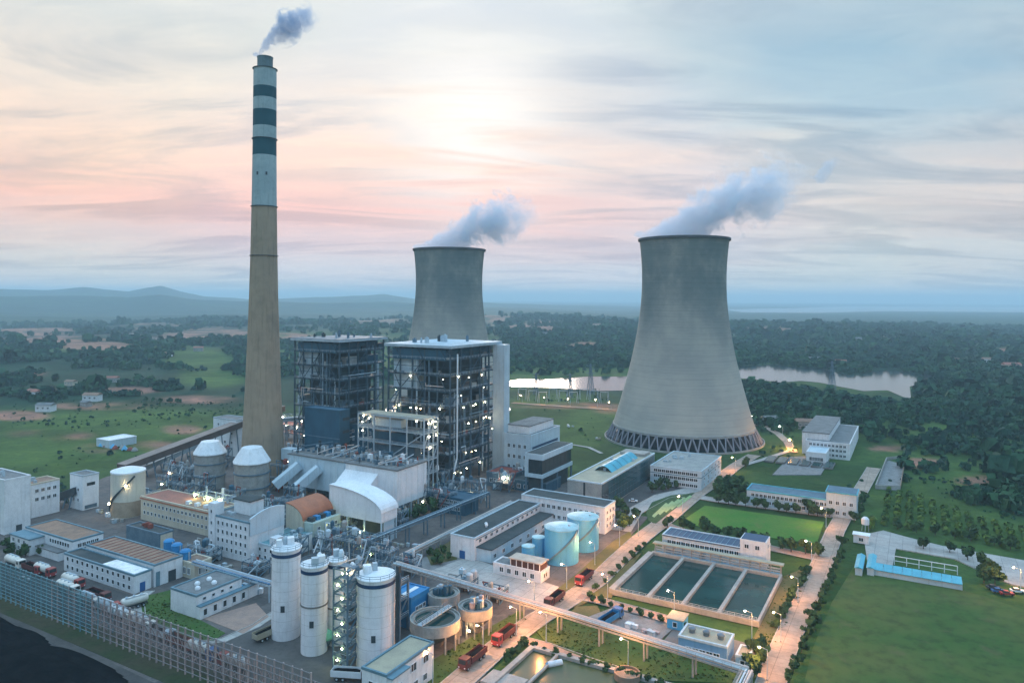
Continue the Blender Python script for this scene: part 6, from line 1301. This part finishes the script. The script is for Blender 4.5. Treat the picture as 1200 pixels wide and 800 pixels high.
# orchard rows: one planted mass
Vo = []; poly = [g(*p) for p in [(1014,624),(1030,585),(1036,573),(1066,578),(1110,594),(1165,611),(1290,650),(1290,668),(1200,648),(1110,627),(1036,617)]]
P0 = g(1020,622); rr = np.random.default_rng(5)
for i in range(-5, 32):
    for j in range(-14, 54):
        x, y = off(P0, i*5.0+rr.normal()*0.35, j*2.1+rr.normal()*0.4)
        if poly_dist(poly, np.array([x]), np.array([y]))[0] < -1 and rr.random() < 0.94:
            T = variants[rr.integers(0,10)]; q = rr.uniform(0,6.28); s = rr.uniform(0.95,1.6)
            Vo.append(np.stack([(T[:,0]*math.cos(q)-T[:,1]*math.sin(q))*s+x,(T[:,0]*math.sin(q)+T[:,1]*math.cos(q))*s+y,T[:,2]*s*1.1+float(HT(np.array([x]),np.array([y]))[0])],-1))
OV = np.vstack(Vo); ome = np_mesh('orchard', OV, np.arange(len(OV)).reshape(-1,4)); set_tint(ome, np.repeat(rr.random(len(Vo))*0.8, len(OV)//len(Vo))); tag(ob('orchard', ome, leafy), 'green rows of young orchard bushes right of the east road', 'orchard', kind='stuff')
# scrub over the rough ground
Vo = []; rr = np.random.default_rng(8); cnt = 0
zones = [((1030,560),(1200,618),600),((905,560),(1030,575),60),((30,478),(285,545),150),((600,478),(715,530),30),((890,500),(935,560),50),((0,545),(80,600),60),((165,470),(285,490),160),((590,455),(720,470),120),((0,470),(200,500),200)]
for (x0,y0),(x1,y1),n in zones:
    for k in range(n):
        px, py = rr.uniform(x0,x1), rr.uniform(y0,y1); X, Y = g(px,py)
        if px > 1030 and py > 560+(px-1030)*0.32: continue
        if math.hypot(X-T1P[0], Y-T1P[1]) < 66: continue
        if rr.random() > vnoise(np.array([X/28.0]), np.array([Y/28.0]), 77)[0]**2*2.0: continue
        T = variants[rr.integers(0,10)]; q = rr.uniform(0,6.28); s = min(2.6, 0.55*math.exp(rr.normal(0.3,0.5)))*(1.0 if px > 600 else 0.9); z = float(HT(np.array([X]), np.array([Y]))[0])
        Vo.append(np.stack([(T[:,0]*math.cos(q)-T[:,1]*math.sin(q))*s+X,(T[:,0]*math.sin(q)+T[:,1]*math.cos(q))*s+Y,T[:,2]*s-0.3*s+z],-1))
OV = np.vstack(Vo); ome = np_mesh('scrub', OV, np.arange(len(OV)).reshape(-1,4)); set_tint(ome, np.repeat(rr.random(len(Vo)), len(OV)//len(Vo))); tag(ob('scrub', ome, leafw), 'scattered bushes over the rough ground around the plant', 'scrub', kind='stuff')
# walled gravel enclosure east
P = g(1026,572); t = thing('walled_enclosure', 'small walled gravel enclosure at the top of the orchard', 'enclosure', P); a0, a1, a2 = (0,0), None, None
q = [g(1026,572), g(1039,539), g(1061,537), g(1055,573)]
for k in range(4):
    A_, B_ = q[k], q[(k+1)%4]; R_ = Matrix.Rotation(-GRID,2); va, vb = R_ @ Vector((A_[0]-P[0],A_[1]-P[1])), R_ @ Vector((B_[0]-P[0],B_[1]-P[1]))
    ob('wall', MB().bar((va.x,va.y,1.0),(vb.x,vb.y,1.0),0.4,2.0), [concrete,concrete,earth_m,concrete][k], t)
# clutter in the yards
rr = random.Random(12)
CL = [(455,645,'pinkish'),(470,640,'grey'),(490,640,'rusty'),(235,640,'blue'),(262,665,'grey'),(285,690,'teal'),(300,695,'white'),(345,640,'grey'),(372,645,'dark'),(395,640,'rusty'),(425,640,'blue'),(205,612,'rusty'),(195,606,'grey'),(125,605,'white'),(135,612,'grey'),(560,580,'grey'),(585,572,'rusty'),(120,600,'pale'),(740,735,'white'),(760,742,'pinkish'),(905,590,'white'),(668,500,'white'),(700,515,'pale'),(715,512,'white')]
CMAT = {'pinkish':pinkpost,'grey':concrete,'rusty':rustm,'blue':bluesheet,'teal':cyantank,'white':whitem,'dark':steeld,'pale':beigeroof}
WH = ['near the gravel yard','beside the trestle','under the trestle end','behind the blue tanks','behind the skylight hall','east of the skylight hall','by the short pipe trestle','below the turquoise annex','between annex and silo frame','behind the silo frame','by the vaulted hall','before the beige building','beside the beige silo','near the transfer tower','below the beige silo','beside the boiler plinth','under the near boiler','left of the beige silo','on the yard south of the pools','on the same pool yard, right end','west of the teal office','on the grass before turbine hall','near the lone tower foot','beside the lone tower basin']
for (px, py, c), wh in zip(CL, WH):
    P = g(px, py); t = thing('material_stack', '%s stacked materials %s' % (c, wh), 'material stack', P, GRID+rr.uniform(-0.3,0.3), 'stacked materials', 0.05)
    for k in range(rr.randrange(3, 6)):
        w, d, hh = rr.uniform(0.8,2.2), rr.uniform(0.8,2.0), rr.uniform(0.5,1.8); x, y = rr.uniform(-2.5,2.5), rr.uniform(-1.8,1.8)
        ob('crate', MB().box(x-w/2,x+w/2,y-d/2,y+d/2,0,hh).box(x-w/2-0.06,x+w/2+0.06,y-d/2-0.06,y+d/2+0.06,hh,hh+0.1), CMAT[c] if k % 3 else steell, t)

def process_unit(px, py, label, seed, n=7, hmax=9, w=7, d=6):
    rr = random.Random(seed); P = g(px, py); t = thing('process_unit', label, 'process equipment', P, group='process equipment units')
    L_ = [hmax*0.5, hmax]; frame(t, -w/2, w/2, -d/2, d/2, 0, L_, 3, 2, steelb, steelb, 0.3, 0.3, floors=steeld, brace=True, rail=True)
    for k in range(n):
        x, y = rr.uniform(-w/2,w/2), rr.uniform(-d/2,d/2); m_ = rr.choice([steell,panelm,bunkerm,steelb,whitem,concrete,rustm]); z0 = rr.choice([0,hmax*0.5+0.1,hmax+0.1]); r_ = rr.uniform(0.5,1.3)
        if k % 3 == 0: ob('vessel', MB().lathe([(r_*0.4,z0),(r_,z0+0.4),(r_,z0+2.6),(r_*0.5,z0+3.1)], 12, x, y, True, True), m_, t)
        elif k % 3 == 1: ob('pipe', MB().path([(x,y,0),(x,y,hmax+1.2),(x+rr.uniform(-4,4),y,hmax+1.2),(x+rr.uniform(-4,4),y-3,hmax*0.4)], 0.5, 8), m_, t)
        else: ob('motor_box', MB().box(x-r_,x+r_,y-r_*0.7,y+r_*0.7,z0,z0+1.6).cyl(x,y,z0+1.6,z0+2.2,r_*0.4,8), m_, t)
    if seed % 3 == 0: lampball(t, (0,-d/2-0.4,hmax*0.5-0.6), lampy if seed % 2 else lampw, 0.3, 'work_lamp')
for k, (px, py, hm_, w_u, lb) in enumerate([(318,606,9,9,'left of the orange roofed house'),(345,600,12,8,'behind the orange roofed house'),(330,575,14,10,'in front of the chimney foot'),(360,572,13,10,'below the pale blue precipitator'),(305,612,7,8,'beside the turquoise annex back'),(400,640,8,9,'between vaulted hall and silos'),(428,646,7,10,'right of the vaulted hall end'),(375,640,6,8,'in front of the vaulted hall'),(520,598,9,11,'at the corner of the near boiler'),(556,586,10,11,'along the near boiler front'),(590,574,9,10,'by the rust roofed fan house'),(612,566,8,9,'left of the transformer house'),(490,585,10,10,'right of the white precipitator'),(450,668,8,9,'behind the widest silo'),(478,672,6,8,'above the blue shed'),(215,585,8,9,'behind the beige building, left part'),(240,578,9,9,'before the left absorber'),(275,596,9,8,'between beige building and chimney'),(196,572,7,9,'behind the beige building end'),(545,690,4,7,'beside the clarifiers, under the rack'),(580,702,4,7,'under the rack near the lamp'),(175,590,6,8,'right of the beige silo'),(265,690,4,7,'behind skylight hall by the trestle'),(300,672,5,8,'below the white wing front')]): process_unit(px, py, 'steel process unit with vessels and pipes '+lb, k+3, 8, hm_, w_u)

SPOTS = [(312,560,11,'left of the flue duct'),(342,552,14,'under the flue duct'),(372,548,16,'before the blue bunker'),(330,620,7,'on the yard beside the white wing'),(352,630,7,'below the orange roofed house'),(408,622,8,'under the vaulted hall edge'),(462,618,8,'along the cable trestle start'),(500,596,10,'along the cable trestle middle'),(535,584,9,'along the cable trestle end'),(470,600,9,'under the white precipitator corner'),(440,655,7,'between rack and vaulted hall'),(412,662,10,'behind the slim silo'),(385,655,9,'behind the second silo'),(345,650,8,'behind the first silo'),(600,552,14,'at the lift shaft foot'),(585,545,16,'beside the lift shaft'),(515,580,12,'at the near boiler corner column'),(290,575,12,'between the two absorbers'),(222,566,9,'left of the far absorber'),(205,560,8,'by the conveyor legs'),(262,548,12,'behind the absorbers'),(440,520,22,'left of the pale frame'),(418,512,26,'right of the blue bunker'),(240,655,5,'behind the tan shed')]
for k, (px, py, hm_, lb) in enumerate(SPOTS): process_unit(px, py, 'tangled pipes and vessels on a steel frame '+lb, k+41, 12, hm_, 8+(k % 4)*1.5, 6)

# weeds and tufts that break up the grass
rr = np.random.default_rng(31); Vw = []; Tw = []
def tufts(poly_px, n, s0, s1, base=0.1):
    P_ = [g(*p) for p in poly_px]; xs = [p[0] for p in P_]; ys = [p[1] for p in P_]
    X = rr.uniform(min(xs), max(xs), n); Y = rr.uniform(min(ys), max(ys), n)
    k = (poly_dist(P_, X, Y) < -0.3) & (rr.random(n) < 0.25+1.5*np.clip(fbm(X, Y, 16, 91)-0.32, 0, 1)*2); X, Y = X[k], Y[k]
    sz = s0*np.exp(rr.normal(0, 0.45, len(X))).clip(0.4, s1/s0); a = rr.uniform(0, 6.28, len(X)); tn = np.clip(rr.normal(0.5, 0.3, len(X)), 0, 1)
    for q in (0.0, 1.2, 2.3):
        c, s_ = np.cos(a+q)*sz, np.sin(a+q)*sz; ln = rr.normal(0, 0.25, len(X))*sz
        Vw.append(np.stack([np.stack([X-c, Y-s_, np.full(len(X), base)], -1), np.stack([X+c, Y+s_, np.full(len(X), base)], -1), np.stack([X+c*0.6+ln, Y+s_*0.6-ln, base+sz*0.75], -1), np.stack([X-c*0.6+ln, Y-s_*0.6-ln, base+sz*0.7], -1)], 1).reshape(-1, 3)); Tw.append(np.repeat(tn, 4))
tufts([(628,738),(640,731),(665,727),(700,735),(800,764),(870,790),(870,800),(740,795),(690,772),(640,752)], 2600, 0.22, 0.6, 0.11)
tufts([(508,772),(560,742),(610,714),(622,728),(580,752),(530,790),(500,815),(490,800)], 1500, 0.22, 0.6, 0.11)
tufts([(880,752),(905,705),(918,675),(945,664),(951,672),(934,708),(912,752),(896,762)], 1200, 0.25, 0.7, 0.09)
tufts([(165,706),(174,697),(203,690),(215,705),(235,726),(264,741),(250,750),(225,749),(185,738),(168,724)], 1500, 0.22, 0.5, 0.12)
WV = np.vstack(Vw); wme = np_mesh('weeds', WV, np.arange(len(WV)).reshape(-1, 4)); set_tint(wme, np.concatenate(Tw))
tag(ob('weeds', wme, mat('weed_leaf', (0.050, 0.100, 0.020), (0.085, 0.110, 0.028), 0.05, 0.95, tint=True)), 'coarse weeds and tufts across the grass areas', 'grass', kind='stuff')

# coal heaps in the dark yard
def coal_heap(label, cpx, rx, ry, h, seed):
    P = g(*cpx); nx, ny = 34, 22; V = []; F = []
    for j in range(ny+1):
        for i in range(nx+1):
            u, v = i/nx*2-1, j/ny*2-1; e = max(0.0, 1-(u*u+v*v))
            z = h*(e**0.7)*(0.75+0.5*mnoise.noise(Vector((u*2.2+seed, v*2.2, seed))))+0.35*mnoise.noise(Vector((u*9+seed, v*9, 1)))*e
            V.append((u*rx, v*ry, max(-0.2, z)-0.15*(e == 0)))
    for j in range(ny):
        for i in range(nx): F.append((j*(nx+1)+i, j*(nx+1)+i+1, (j+1)*(nx+1)+i+1, (j+1)*(nx+1)+i))
    o = ob('coal_heap', MB().add(V, F), coal_m, None, (P[0], P[1], 0.03), GRID); tag(o, label, 'coal heap', 'coal heaps')
coal_heap('long low coal heap nearest the fence in the bottom left corner', (70,788), 30, 9, 4.0, 3)
coal_heap('coal heap at the far left edge of the coal yard', (5,752), 20, 8, 3.4, 7)
coal_heap('coal heap at the lower end of the coal yard', (120,822), 16, 7, 3.0, 11)
